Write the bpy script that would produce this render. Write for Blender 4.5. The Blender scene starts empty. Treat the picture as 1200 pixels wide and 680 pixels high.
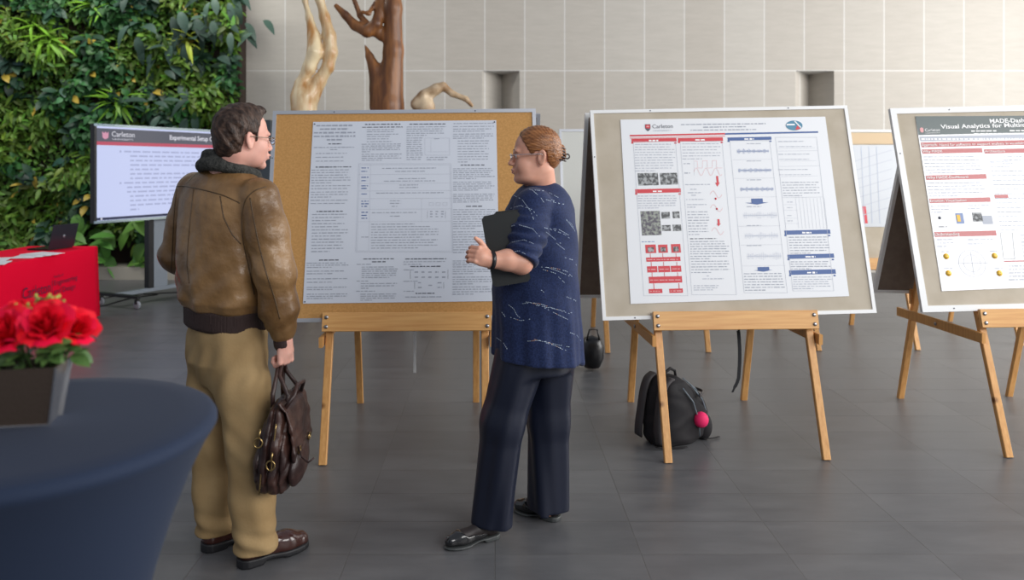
import bpy, math, random
import numpy as np
from mathutils import Matrix, Vector
random.seed(7); RNG = np.random.default_rng(7)
S = bpy.context.scene
COL = S.collection
PI = math.pi

# ---------------------------------------------------------------- camera
CAMZ = 1.59; F = 925.0; VX, VY = 580.0, 196.0
cam_d = bpy.data.cameras.new('camera'); cam = bpy.data.objects.new('camera', cam_d); COL.objects.link(cam)
cam.location = (0, 0, CAMZ); cam.rotation_euler = (PI / 2, 0, 0)
cam_d.sensor_width = 36; cam_d.sensor_fit = 'HORIZONTAL'; cam_d.lens = F / 1200 * 36
cam_d.shift_x = 20 / 1200; cam_d.shift_y = -144 / 1200
cam_d.dof.use_dof = True; cam_d.dof.focus_distance = 3.8; cam_d.dof.aperture_fstop = 2.2
cam_d.clip_end = 200
S.camera = cam

# ---------------------------------------------------------------- light
w = bpy.data.worlds.new('world'); S.world = w; w.use_nodes = True
bg = w.node_tree.nodes['Background']; bg.inputs[0].default_value = (0.80, 0.87, 1.0, 1); bg.inputs[1].default_value = 0.36
def area(name, loc, target, sx, sy, power, col):
    l = bpy.data.lights.new(name, 'AREA'); l.shape = 'RECTANGLE'; l.size = sx; l.size_y = sy
    l.energy = power; l.color = col
    o = bpy.data.objects.new(name, l); COL.objects.link(o); o.location = loc
    d = Vector(target) - Vector(loc); o.rotation_euler = d.to_track_quat('-Z', 'Y').to_euler()
    return o
# the hall's tall windows: one bank along the right, one high bank behind the photographer
area('window_daylight_right', (9.2, 5.4, 3.6), (0, 6.6, 1.2), 10, 5.5, 1180, (1.0, 0.98, 0.95))
area('window_daylight_behind', (7.0, -5.5, 6.0), (2.6, 4.5, 1.2), 8.5, 3.8, 860, (1.0, 0.98, 0.96))
area('grow_light_plant_wall', (-5.4, 9.4, 6.0), (-5.4, 11.5, 1.8), 4, 0.6, 150, (1.0, 0.98, 0.9))
vs = S.view_settings
vs.view_transform = 'Standard'; vs.look = 'None'; vs.gamma = 1; vs.use_curve_mapping = False
vs.exposure = 0.0
S.cycles.use_denoising = True
S.cycles.max_bounces = 6

# ---------------------------------------------------------------- helpers
def Wp(px, py, Y):
    return np.array([(px - VX) / F * Y, Y, CAMZ - (py - VY) / F * Y])

def mat(name, col, rough=0.6, metal=0.0, var=None, vscale=8.0, vstretch=(1, 1, 1), bump=0.0, bscale=60.0,
        spec=0.5, coat=0.0, sheen=0.0, emit=None, estr=1.0, detail=4.0, vr=(0.35, 0.65), bstretch=None, aniso=0):
    m = bpy.data.materials.new(name); m.use_nodes = True
    nt = m.node_tree; N = nt.nodes; L = nt.links
    b = N['Principled BSDF']
    b.inputs['Base Color'].default_value = (*col, 1); b.inputs['Roughness'].default_value = rough
    b.inputs['Metallic'].default_value = metal; b.inputs['Specular IOR Level'].default_value = spec
    b.inputs['Coat Weight'].default_value = coat; b.inputs['Coat Roughness'].default_value = 0.08
    b.inputs['Sheen Weight'].default_value = sheen
    tc = N.new('ShaderNodeTexCoord')
    if var is not None:
        mp = N.new('ShaderNodeMapping'); mp.inputs['Scale'].default_value = vstretch
        L.new(tc.outputs['Object'], mp.inputs[0])
        n = N.new('ShaderNodeTexNoise'); n.inputs['Scale'].default_value = vscale; n.inputs['Detail'].default_value = detail
        L.new(mp.outputs[0], n.inputs['Vector'])
        r = N.new('ShaderNodeValToRGB')
        r.color_ramp.elements[0].color = (*col, 1); r.color_ramp.elements[1].color = (*var, 1)
        r.color_ramp.elements[0].position = vr[0]; r.color_ramp.elements[1].position = vr[1]
        L.new(n.outputs['Fac'], r.inputs[0]); L.new(r.outputs[0], b.inputs['Base Color'])
    if bump > 0:
        n2 = N.new('ShaderNodeTexNoise'); n2.inputs['Scale'].default_value = bscale; n2.inputs['Detail'].default_value = 3
        if bstretch:
            mp2 = N.new('ShaderNodeMapping'); mp2.inputs['Scale'].default_value = bstretch
            L.new(tc.outputs['Object'], mp2.inputs[0]); L.new(mp2.outputs[0], n2.inputs['Vector'])
        else:
            L.new(tc.outputs['Object'], n2.inputs['Vector'])
        bp = N.new('ShaderNodeBump'); bp.inputs['Strength'].default_value = bump; bp.inputs['Distance'].default_value = 0.01
        L.new(n2.outputs['Fac'], bp.inputs['Height']); L.new(bp.outputs[0], b.inputs['Normal'])
    if emit is not None:
        b.inputs['Emission Color'].default_value = (*emit, 1); b.inputs['Emission Strength'].default_value = estr
    return m

def props(o, label=None, cat=None, group=None, kind=None):
    if label: o['label'] = label
    if cat: o['category'] = cat
    if group: o['group'] = group
    if kind: o['kind'] = kind
    return o

def empty(name, loc=(0, 0, 0), rz=0.0, label=None, cat=None, group=None, M=None):
    o = bpy.data.objects.new(name, None); COL.objects.link(o); o.empty_display_size = 0.1
    if M is not None: o.matrix_world = M
    else: o.location = loc; o.rotation_euler = (0, 0, rz)
    return props(o, label, cat, group)

class MB:
    def __init__(s): s.v = []; s.f = []; s.m = []; s.sm = []
    def add(s, vs_, fs_, mi=0, smooth=False):
        o = len(s.v); s.v += [tuple(map(float, p)) for p in vs_]
        s.f += [tuple(i + o for i in f) for f in fs_]; s.m += [mi] * len(fs_); s.sm += [smooth] * len(fs_)
        return s
    def box(s, c, d, M=None, mi=0):
        x, y, z = c; a, b, e = d[0] / 2, d[1] / 2, d[2] / 2
        P = [Vector((x + i * a, y + j * b, z + k * e)) for i in (-1, 1) for j in (-1, 1) for k in (-1, 1)]
        if M is not None: P = [M @ p for p in P]
        return s.add(P, [(0, 1, 3, 2), (4, 6, 7, 5), (0, 4, 5, 1), (2, 3, 7, 6), (0, 2, 6, 4), (1, 5, 7, 3)], mi)
    def beam(s, a, b, wx, wy, side=(1, 0, 0), mi=0, bev=0.0):
        """rectangular bar from a to b; wx measured along 'side', wy across"""
        a = Vector(a); b = Vector(b); d = (b - a).normalized(); u = Vector(side); u = (u - d * u.dot(d)).normalized(); v = d.cross(u)
        c = min(wx, wy) * 0.12 if bev == 0 else bev
        pts = [(-wx/2 + c, -wy/2), (wx/2 - c, -wy/2), (wx/2, -wy/2 + c), (wx/2, wy/2 - c), (wx/2 - c, wy/2), (-wx/2 + c, wy/2), (-wx/2, wy/2 - c), (-wx/2, -wy/2 + c)]
        P = [a + u * p + v * q for p, q in pts] + [b + u * p + v * q for p, q in pts]
        fs = [(i, (i + 1) % 8, 8 + (i + 1) % 8, 8 + i) for i in range(8)] + [tuple(range(7, -1, -1)), tuple(range(8, 16))]
        return s.add(P, fs, mi)
    def tube(s, pts, r, n=8, mi=0, closed=False, caps=True):
        pts = [Vector(p) for p in pts]; k = len(pts); rs = r if hasattr(r, '__len__') else [r] * k
        rings = []; up = None
        for i, p in enumerate(pts):
            if closed: t = (pts[(i + 1) % k] - pts[i - 1]).normalized()
            else: t = (pts[min(i + 1, k - 1)] - pts[max(i - 1, 0)]).normalized()
            if up is None:
                up = Vector((0, 0, 1)) if abs(t.z) < 0.9 else Vector((1, 0, 0))
            u = (up - t * up.dot(t)).normalized(); up = u; v = t.cross(u)
            rings.append([p + (u * math.cos(2 * PI * j / n) + v * math.sin(2 * PI * j / n)) * rs[i] for j in range(n)])
        V = [q for R in rings for q in R]; fs = []
        m = k if closed else k - 1
        for i in range(m):
            i2 = (i + 1) % k
            for j in range(n):
                fs.append((i * n + j, i * n + (j + 1) % n, i2 * n + (j + 1) % n, i2 * n + j))
        if caps and not closed:
            fs.append(tuple(range(n - 1, -1, -1))); fs.append(tuple((k - 1) * n + j for j in range(n)))
        return s.add(V, fs, mi, True)
    def lathe(s, prof, c=(0, 0, 0), n=32, mi=0, M=None, smooth=True):
        V = []
        for r, z in prof:
            for j in range(n):
                p = Vector((c[0] + r * math.cos(2 * PI * j / n), c[1] + r * math.sin(2 * PI * j / n), c[2] + z))
                V.append(M @ p if M is not None else p)
        fs = [(i * n + j, i * n + (j + 1) % n, (i + 1) * n + (j + 1) % n, (i + 1) * n + j) for i in range(len(prof) - 1) for j in range(n)]
        if prof[0][0] > 1e-5: fs.append(tuple(range(n - 1, -1, -1)))
        if prof[-1][0] > 1e-5: fs.append(tuple((len(prof) - 1) * n + j for j in range(n)))
        return s.add(V, fs, mi, smooth)
    def build(s, name, mats, parent=None, off=None):
        me = bpy.data.meshes.new(name)
        V = s.v if off is None else [(a - off[0], b - off[1], c - off[2]) for a, b, c in s.v]
        me.from_pydata(V, [], s.f); 
        if not isinstance(mats, (list, tuple)): mats = [mats]
        for m in mats: me.materials.append(m)
        me.polygons.foreach_set('material_index', s.m); me.polygons.foreach_set('use_smooth', s.sm); me.update()
        o = bpy.data.objects.new(name, me); COL.objects.link(o)
        if parent is not None: o.parent = parent
        return o

def text_mesh(txt, size=1.0, bold=0.0, font_shear=0.0):
    cu = bpy.data.curves.new('txt', 'FONT'); cu.body = txt; cu.size = size; cu.offset = bold; cu.shear = font_shear
    cu.resolution_u = 2
    o = bpy.data.objects.new('txt', cu); COL.objects.link(o)
    me = bpy.data.meshes.new_from_object(o)
    V = [tuple(v.co) for v in me.vertices]; Fc = [tuple(p.vertices) for p in me.polygons]
    bpy.data.objects.remove(o); bpy.data.curves.remove(cu); bpy.data.meshes.remove(me)
    return V, Fc
def put_text(mb, txt, x, y, h, width=None, z=0.0012, mi=0, align='L', bold=0.0):
    """capital height h, fitted to width, on the local xy plane"""
    V, Fc = text_mesh(txt, 1.0, bold)
    if not V: return
    xs = [v[0] for v in V]; x0, x1 = min(xs), max(xs)
    sy = h / 0.70; sx = sy if width is None else width / (x1 - x0)
    wd = (x1 - x0) * sx
    ox = x if align == 'L' else (x - wd / 2 if align == 'C' else x - wd)
    mb.add([(ox + (v[0] - x0) * sx, y + v[1] * sy, z) for v in V], Fc, mi)

def copy_tree(o, parent=None):
    c = o.copy(); COL.objects.link(c)
    if parent is not None: c.parent = parent
    for ch in list(o.children): copy_tree(ch, c)
    return c

# ---------------------------------------------------------------- implicit surfaces
def smin(a, b, k):
    h = np.clip(0.5 + 0.5 * (b - a) / k, 0, 1)
    return b + (a - b) * h - k * h * (1 - h)
def smax(a, b, k): return -smin(-a, -b, k)
def ell(P, c, r, R=None):
    q = P - np.asarray(c, np.float32)
    if R is not None: q = q @ R
    r = np.asarray(r, np.float32)
    k0 = np.sqrt(((q / r) ** 2).sum(1)) + 1e-6; k1 = np.sqrt(((q / r ** 2) ** 2).sum(1)) + 1e-6
    return k0 * (k0 - 1) / k1
def cone(P, a, b, ra, rb):
    a = np.asarray(a, np.float32); b = np.asarray(b, np.float32); ab = b - a
    t = np.clip(((P - a) @ ab) / (ab @ ab + 1e-9), 0, 1)
    return np.sqrt(((P - a - t[:, None] * ab) ** 2).sum(1)) - (ra + t * (rb - ra))
def chain(P, pts, rs, k=0.01):
    d = cone(P, pts[0], pts[1], rs[0], rs[1])
    for i in range(1, len(pts) - 1): d = smin(d, cone(P, pts[i], pts[i + 1], rs[i], rs[i + 1]), k)
    return d
def column(P, Z, X0, X1, Y0, Y1, n=2.4):
    """P columns: x,y,z ; extents as function of z"""
    z = P[:, 2]; x0 = np.interp(z, Z, X0); x1 = np.interp(z, Z, X1); y0 = np.interp(z, Z, Y0); y1 = np.interp(z, Z, Y1)
    cx = (x0 + x1) / 2; rx = (x1 - x0) / 2; cy = (y0 + y1) / 2; ry = (y1 - y0) / 2
    rho = (np.abs((P[:, 0] - cx) / rx) ** n + np.abs((P[:, 1] - cy) / ry) ** n + 1e-9) ** (1 / n)
    d = (rho - 1) * np.minimum(rx, ry)
    return smax(d, np.maximum(Z[0] - z, z - Z[-1]), 0.015)
def rotz(a): c, s = math.cos(a), math.sin(a); return np.array([[c, -s, 0], [s, c, 0], [0, 0, 1]], np.float32)
def rotx(a): c, s = math.cos(a), math.sin(a); return np.array([[1, 0, 0], [0, c, -s], [0, s, c]], np.float32)
def roty(a): c, s = math.cos(a), math.sin(a); return np.array([[c, 0, s], [0, 1, 0], [-s, 0, c]], np.float32)

def nets(fn, lo, hi, h):
    lo = np.asarray(lo, np.float32); hi = np.asarray(hi, np.float32); nb = 10
    nblk = np.ceil((hi - lo) / (h * nb)).astype(int); n = nblk * nb + 1
    bi = np.stack(np.meshgrid(*[np.arange(k) for k in nblk], indexing='ij'), -1).reshape(-1, 3)
    cen = lo + (bi + 0.5) * nb * h
    dc = np.concatenate([fn(c.astype(np.float32)) for c in np.array_split(cen, max(1, len(cen) // 60000))])
    D = np.empty(tuple(n), np.float32)
    act = np.abs(dc) < h * nb * 0.87 * 1.35 + 0.012
    sg = np.where(dc < 0, -1.0, 1.0).reshape(tuple(nblk)).astype(np.float32)
    D[...] = 1.0
    for i in range(nb): 
        for j in range(nb):
            for k in range(nb): D[i:-1:nb, j:-1:nb, k:-1:nb] = sg
    loc = np.stack(np.meshgrid(*[np.arange(nb + 1)] * 3, indexing='ij'), -1).reshape(-1, 3)
    A = bi[act]
    step = max(1, 250000 // len(loc))
    for s0 in range(0, len(A), step):
        B = A[s0:s0 + step]; I = (B[:, None, :] * nb + loc[None]).reshape(-1, 3)
        D[I[:, 0], I[:, 1], I[:, 2]] = fn((lo + I * h).astype(np.float32))
    D[0] = D[-1] = 1; D[:, 0] = D[:, -1] = 1; D[:, :, 0] = D[:, :, -1] = 1
    G = D < 0
    c = np.zeros(tuple(n - 1), np.uint8)
    for i in (0, 1):
        for j in (0, 1):
            for k in (0, 1): c += G[i:n[0] - 1 + i, j:n[1] - 1 + j, k:n[2] - 1 + k]
    cell = np.argwhere((c > 0) & (c < 8)); del c
    val = {}
    for i in (0, 1):
        for j in (0, 1):
            for k in (0, 1): val[(i, j, k)] = D[cell[:, 0] + i, cell[:, 1] + j, cell[:, 2] + k]
    acc = np.zeros((len(cell), 3), np.float32); cnt = np.zeros(len(cell), np.float32)
    for a in val:
        for ax in range(3):
            if a[ax] == 0:
                b = list(a); b[ax] = 1; b = tuple(b)
                va, vb = val[a], val[b]; cr = (va < 0) != (vb < 0)
                t = np.where(cr, va / np.where(cr, va - vb, 1), 0)
                p = np.zeros((len(cell), 3), np.float32) + np.array(a, np.float32); p[:, ax] += t
                acc += p * cr[:, None]; cnt += cr
    V = lo + (cell + acc / cnt[:, None]) * h
    m = n - 1
    lin = (cell[:, 0].astype(np.int64) * m[1] + cell[:, 1]) * m[2] + cell[:, 2]
    faces = []
    for ax in range(3):
        sl0 = [slice(None)] * 3; sl1 = [slice(None)] * 3; sl0[ax] = slice(0, -1); sl1[ax] = slice(1, None)
        E = np.argwhere(G[tuple(sl0)] != G[tuple(sl1)])
        u, v = [(1, 2), (2, 0), (0, 1)][ax]
        E = E[(E[:, u] > 0) & (E[:, v] > 0) & (E[:, u] < m[u]) & (E[:, v] < m[v])]
        ins = G[E[:, 0], E[:, 1], E[:, 2]]
        q = []
        for du, dv in ((-1, -1), (0, -1), (0, 0), (-1, 0)):
            Cc = E.copy(); Cc[:, u] += du; Cc[:, v] += dv
            q.append(np.searchsorted(lin, (Cc[:, 0].astype(np.int64) * m[1] + Cc[:, 1]) * m[2] + Cc[:, 2]))
        q = np.stack(q, 1); q[~ins] = q[~ins][:, ::-1]
        faces.append(q)
    Fq = np.concatenate(faces)
    return V, Fq

def mesh_arrays(name, V, Fq, mats, parent=None, mi=None, off=None, smooth=True, iters=0):
    V = np.asarray(V, np.float32)
    if iters:
        for _ in range(iters):
            A = np.zeros_like(V); cn = np.zeros(len(V), np.float32); k = Fq.shape[1]
            for i in range(k):
                for j in ((i + 1) % k,):
                    np.add.at(A, Fq[:, i], V[Fq[:, j]]); np.add.at(A, Fq[:, j], V[Fq[:, i]])
                    np.add.at(cn, Fq[:, i], 1); np.add.at(cn, Fq[:, j], 1)
            V = V * 0.5 + 0.5 * A / np.maximum(cn, 1)[:, None]
    if off is not None: V = V - np.asarray(off, np.float32)
    me = bpy.data.meshes.new(name); k = Fq.shape[1]
    me.vertices.add(len(V)); me.vertices.foreach_set('co', V.astype(np.float32).ravel())
    me.loops.add(Fq.size); me.loops.foreach_set('vertex_index', Fq.astype(np.int32).ravel())
    me.polygons.add(len(Fq)); me.polygons.foreach_set('loop_start', np.arange(0, Fq.size, k, dtype=np.int32))
    me.polygons.foreach_set('loop_total', np.full(len(Fq), k, np.int32))
    if not isinstance(mats, (list, tuple)): mats = [mats]
    for m_ in mats: me.materials.append(m_)
    if mi is not None: me.polygons.foreach_set('material_index', mi.astype(np.int32))
    me.polygons.foreach_set('use_smooth', np.full(len(Fq), smooth))
    me.update(calc_edges=True)
    o = bpy.data.objects.new(name, me); COL.objects.link(o)
    if parent is not None: o.parent = parent
    return o
def sdf_obj(name, fn, lo, hi, h, mats, parent=None, off=None, paint=None, iters=1):
    V, Fq = nets(fn, lo, hi, h)
    mi = paint(V[Fq].mean(1)) if paint else None
    return mesh_arrays(name, V, Fq, mats, parent, mi, off, iters=iters)

def cast(fn, o, d, t0, t1, n=160):
    """first point on fn's surface along rays"""
    o = np.atleast_2d(o).astype(np.float32); d = np.atleast_2d(d).astype(np.float32); t = np.linspace(t0, t1, n)
    out = []
    for a, b in zip(o, d):
        P = (a + t[:, None] * b).astype(np.float32); v = fn(P); i = np.argmax(v < 0)
        if v[i] >= 0 or i == 0: out.append(None); continue
        f = v[i - 1] / (v[i - 1] - v[i]); out.append(P[i - 1] + f * (P[i] - P[i - 1]))
    return out

# ================================================================ SETTING
def floor_mat():
    m = mat('slate_floor_tiles', (0.13, 0.13, 0.135), 0.34, spec=0.5)
    N = m.node_tree.nodes; L = m.node_tree.links; b = N['Principled BSDF']
    tc = N.new('ShaderNodeTexCoord'); mp = N.new('ShaderNodeMapping')
    mp.inputs['Location'].default_value = (0, 0.06, 0)
    L.new(tc.outputs['Object'], mp.inputs[0])
    br = N.new('ShaderNodeTexBrick'); br.offset = 0.0; br.squash = 1.0
    br.inputs['Scale'].default_value = 1.0; br.inputs['Brick Width'].default_value = 0.6; br.inputs['Row Height'].default_value = 0.3
    br.inputs['Mortar Size'].default_value = 0.0022; br.inputs['Mortar Smooth'].default_value = 0.3; br.inputs['Bias'].default_value = 0.0
    br.inputs['Color1'].default_value = (0.104, 0.106, 0.112, 1); br.inputs['Color2'].default_value = (0.120, 0.122, 0.128, 1)
    br.inputs['Mortar'].default_value = (0.10, 0.10, 0.10, 1)
    L.new(mp.outputs[0], br.inputs['Vector'])
    mp2 = N.new('ShaderNodeMapping'); mp2.inputs['Scale'].default_value = (1.2, 4.0, 1)
    L.new(tc.outputs['Object'], mp2.inputs[0])
    n = N.new('ShaderNodeTexNoise'); n.inputs['Scale'].default_value = 2.2; n.inputs['Detail'].default_value = 8; n.inputs['Roughness'].default_value = 0.65
    L.new(mp2.outputs[0], n.inputs['Vector'])
    r = N.new('ShaderNodeValToRGB'); r.color_ramp.elements[0].position = 0.3; r.color_ramp.elements[1].position = 0.75
    r.color_ramp.elements[0].color = (0.78, 0.78, 0.79, 1); r.color_ramp.elements[1].color = (1.22, 1.2, 1.18, 1)
    L.new(n.outputs['Fac'], r.inputs[0])
    mx = N.new('ShaderNodeMix'); mx.data_type = 'RGBA'; mx.blend_type = 'MULTIPLY'; mx.inputs[0].default_value = 1
    L.new(br.outputs['Color'], mx.inputs[6]); L.new(r.outputs[0], mx.inputs[7]); L.new(mx.outputs[2], b.inputs['Base Color'])
    rr = N.new('ShaderNodeMapRange'); rr.inputs['To Min'].default_value = 0.27; rr.inputs['To Max'].default_value = 0.45
    L.new(n.outputs['Fac'], rr.inputs[0]); L.new(rr.outputs[0], b.inputs['Roughness'])
    bp = N.new('ShaderNodeBump'); bp.inputs['Strength'].default_value = 0.9; bp.inputs['Distance'].default_value = 0.006; bp.invert = True
    L.new(br.outputs['Fac'], bp.inputs['Height'])
    bp2 = N.new('ShaderNodeBump'); bp2.inputs['Strength'].default_value = 0.08; bp2.inputs['Distance'].default_value = 0.01
    L.new(n.outputs['Fac'], bp2.inputs['Height']); L.new(bp.outputs[0], bp2.inputs['Normal']); L.new(bp2.outputs[0], b.inputs['Normal'])
    return m
def wall_mat():
    m = mat('limestone_wall_tiles', (0.55, 0.53, 0.5), 0.7)
    N = m.node_tree.nodes; L = m.node_tree.links; b = N['Principled BSDF']
    tc = N.new('ShaderNodeTexCoord'); sp = N.new('ShaderNodeSeparateXYZ'); cb = N.new('ShaderNodeCombineXYZ')
    L.new(tc.outputs['Object'], sp.inputs[0])
    ax = N.new('ShaderNodeMath'); ax.operation = 'ADD'; ax.inputs[1].default_value = 12.0 + 0.193
    az = N.new('ShaderNodeMath'); az.operation = 'ADD'; az.inputs[1].default_value = 1.2 * 4 - 3.045
    L.new(sp.outputs[0], ax.inputs[0]); L.new(sp.outputs[2], az.inputs[0])
    L.new(ax.outputs[0], cb.inputs[0]); L.new(az.outputs[0], cb.inputs[1])
    br = N.new('ShaderNodeTexBrick'); br.offset = 0.0
    br.inputs['Scale'].default_value = 1.0; br.inputs['Brick Width'].default_value = 0.602; br.inputs['Row Height'].default_value = 1.2
    br.inputs['Mortar Size'].default_value = 0.008; br.inputs['Mortar Smooth'].default_value = 0.2
    br.inputs['Color1'].default_value = (0.435, 0.405, 0.36, 1); br.inputs['Color2'].default_value = (0.475, 0.452, 0.41, 1)
    br.inputs['Mortar'].default_value = (0.62, 0.615, 0.60, 1)
    L.new(cb.outputs[0], br.inputs['Vector'])
    mp2 = N.new('ShaderNodeMapping'); mp2.inputs['Scale'].default_value = (1.0, 1, 6.0)
    L.new(tc.outputs['Object'], mp2.inputs[0])
    n = N.new('ShaderNodeTexNoise'); n.inputs['Scale'].default_value = 3.0; n.inputs['Detail'].default_value = 9; n.inputs['Roughness'].default_value = 0.7
    L.new(mp2.outputs[0], n.inputs['Vector'])
    r = N.new('ShaderNodeValToRGB'); r.color_ramp.elements[0].position = 0.3; r.color_ramp.elements[1].position = 0.7
    r.color_ramp.elements[0].color = (0.94, 0.935, 0.93, 1); r.color_ramp.elements[1].color = (1.05, 1.05, 1.05, 1)
    L.new(n.outputs['Fac'], r.inputs[0])
    mx = N.new('ShaderNodeMix'); mx.data_type = 'RGBA'; mx.blend_type = 'MULTIPLY'; mx.inputs[0].default_value = 1
    L.new(br.outputs['Color'], mx.inputs[6]); L.new(r.outputs[0], mx.inputs[7]); L.new(mx.outputs[2], b.inputs['Base Color'])
    return m
M_floor = floor_mat(); M_wall = wall_mat()
mb = MB(); mb.add([(-9, -7, 0), (10, -7, 0), (10, 12.6, 0), (-9, 12.6, 0)], [(0, 1, 2, 3)])
props(mb.build('floor', M_floor), kind='structure')
# back wall with its two V-shaped recesses
WY = 11.9
def wx(px, Y=WY): return (px - VX) / F * Y
def wz(py, Y=WY): return CAMZ - (py - VY) / F * Y
mb = MB(); ztop = 7.0; zn = wz(83); zb = 1.8
n1 = (wx(565), wx(588, WY + .5), wx(609)); n2 = (wx(932), wx(947.5, WY + .5), wx(977.5))
def panel(x0, x1, z0, z1, Y=WY): mb.add([(x0, Y, z0), (x1, Y, z0), (x1, Y, z1), (x0, Y, z1)], [(0, 1, 2, 3)])
panel(wx(282) - .1, n1[0], 0, ztop); panel(n1[2], n2[0], 0, ztop); panel(n2[2], 10, 0, ztop)
for q in (n1, n2):
    panel(q[0], q[2], 0, zb); panel(q[0], q[2], zn, ztop)
    yb = WY + .5
    mb.add([(q[0], WY, zb), (q[1], yb, zb), (q[1], yb, zn), (q[0], WY, zn)], [(0, 1, 2, 3)])
    mb.add([(q[1], yb, zb), (q[2], WY, zb), (q[2], WY, zn), (q[1], yb, zn)], [(0, 1, 2, 3)])
    mb.add([(q[0], WY, zn), (q[1], yb, zn), (q[2], WY, zn)], [(0, 1, 2)])
    mb.add([(q[0], WY, zb), (q[1], yb, zb), (q[2], WY, zb)], [(0, 2, 1)])
props(mb.build('wall_back', M_wall), kind='structure')
mb = MB(); mb.box((-6.45, 12.05, 3.5), (5.4, 0.9, 7.0))
props(mb.build('wall_planted', mat('dark_felt_backing', (0.018, 0.010, 0.007), 0.9, var=(0.035, 0.02, 0.012), vscale=3)), kind='structure')
mb = MB(); mb.box((-6.35, 11.38, 0.09), (5.2, 0.5, 0.18)); 
props(mb.build('trim_1', mat('cream_stone_curb', (0.42, 0.39, 0.33), 0.6)), kind='structure')

# ================================================================ BOARDS AND EASELS
def wood_mat(name, c1, c2):
    m = mat(name, c1, 0.42, spec=0.4)
    N = m.node_tree.nodes; L = m.node_tree.links; b = N['Principled BSDF']
    tc = N.new('ShaderNodeTexCoord')
    n = N.new('ShaderNodeTexNoise'); n.inputs['Scale'].default_value = 1.0; n.inputs['Detail'].default_value = 5
    mp = N.new('ShaderNodeMapping'); mp.inputs['Scale'].default_value = (14, 40, 14) if 'plank' not in name else (3, 40, 60)
    if 'leg' in name: mp.inputs['Scale'].default_value = (60, 60, 3)
    L.new(tc.outputs['Object'], mp.inputs[0]); L.new(mp.outputs[0], n.inputs['Vector'])
    r = N.new('ShaderNodeValToRGB'); r.color_ramp.elements[0].position = 0.3; r.color_ramp.elements[1].position = 0.7
    r.color_ramp.elements[0].color = (*c1, 1); r.color_ramp.elements[1].color = (*c2, 1)
    L.new(n.outputs['Fac'], r.inputs[0])
    v = N.new('ShaderNodeTexVoronoi'); v.inputs['Scale'].default_value = 3.1
    L.new(tc.outputs['Object'], v.inputs['Vector'])
    rk = N.new('ShaderNodeValToRGB'); rk.color_ramp.elements[0].position = 0.03; rk.color_ramp.elements[1].position = 0.075
    rk.color_ramp.elements[0].color = (0.25, 0.16, 0.10, 1); rk.color_ramp.elements[1].color = (1, 1, 1, 1)
    L.new(v.outputs['Distance'], rk.inputs[0])
    mx = N.new('ShaderNodeMix'); mx.data_type = 'RGBA'; mx.blend_type = 'MULTIPLY'; mx.inputs[0].default_value = 1
    L.new(r.outputs[0], mx.inputs[6]); L.new(rk.outputs[0], mx.inputs[7]); L.new(mx.outputs[2], b.inputs['Base Color'])
    return m
M_leg = wood_mat('pine_leg', (0.56, 0.27, 0.085), (0.70, 0.38, 0.135))
M_plank = wood_mat('pine_plank', (0.60, 0.29, 0.095), (0.74, 0.42, 0.155))
M_steel = mat('steel_bolt', (0.35, 0.35, 0.36), 0.35, 1.0)
M_cork = mat('cork_orange', (0.47, 0.245, 0.075), 0.85, var=(0.56, 0.30, 0.10), vscale=90, bump=0.1, bscale=300)
M_tack = mat('beige_tack_fabric', (0.47, 0.41, 0.32), 0.9, var=(0.54, 0.48, 0.39), vscale=5, bump=0.05, bscale=400)
M_alu = mat('grey_aluminium_frame', (0.50, 0.52, 0.56), 0.35, 0.55)
M_white = mat('white_frame', (0.80, 0.81, 0.81), 0.35)
M_hard = mat('brown_hardboard_back', (0.17, 0.125, 0.095), 0.75, var=(0.20, 0.15, 0.115), vscale=20)
M_wb = mat('whiteboard_grey_face', (0.56, 0.57, 0.54), 0.5)
M_paper1 = mat('poster_paper_cool', (0.62, 0.66, 0.74), 0.5)
M_paper2 = mat('poster_paper_white', (0.78, 0.80, 0.83), 0.42)
M_paper3 = mat('poster_film_glossy', (0.76, 0.77, 0.80), 0.16, spec=0.6, bump=0.28, bscale=5.0, bstretch=(2.2, 1.0, 1))
M_ink = mat('print_grey', (0.34, 0.37, 0.44), 0.5)
M_inkd = mat('print_dark', (0.09, 0.10, 0.13), 0.5)
M_inkl = mat('print_light_grey', (0.46, 0.49, 0.56), 0.5)
M_red = mat('print_red', (0.62, 0.012, 0.03), 0.42)
M_pink = mat('print_pink', (0.75, 0.35, 0.36), 0.42)
M_blue = mat('print_blue', (0.02, 0.085, 0.29), 0.42)
M_blue2 = mat('print_pale_blue', (0.22, 0.30, 0.52), 0.45)
M_lav = mat('print_pale_lavender', (0.42, 0.47, 0.60), 0.45)
M_teal = mat('print_teal', (0.03, 0.20, 0.33), 0.4)
M_hdr = mat('print_charcoal', (0.075, 0.105, 0.105), 0.3)
M_brick = mat('print_brick_red', (0.42, 0.055, 0.06), 0.22)
M_prw = mat('print_white', (0.9, 0.9, 0.9), 0.4)
M_yel = mat('print_yellow', (0.85, 0.50, 0.03), 0.4)
M_photo = mat('print_photo_grey', (0.03, 0.035, 0.04), 0.4, var=(0.35, 0.37, 0.38), vscale=55, vr=(.45, .6))
M_photo2 = mat('print_photo_colour', (0.05, 0.04, 0.07), 0.4, var=(0.30, 0.33, 0.28), vscale=60, vr=(.42, .62))

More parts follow.
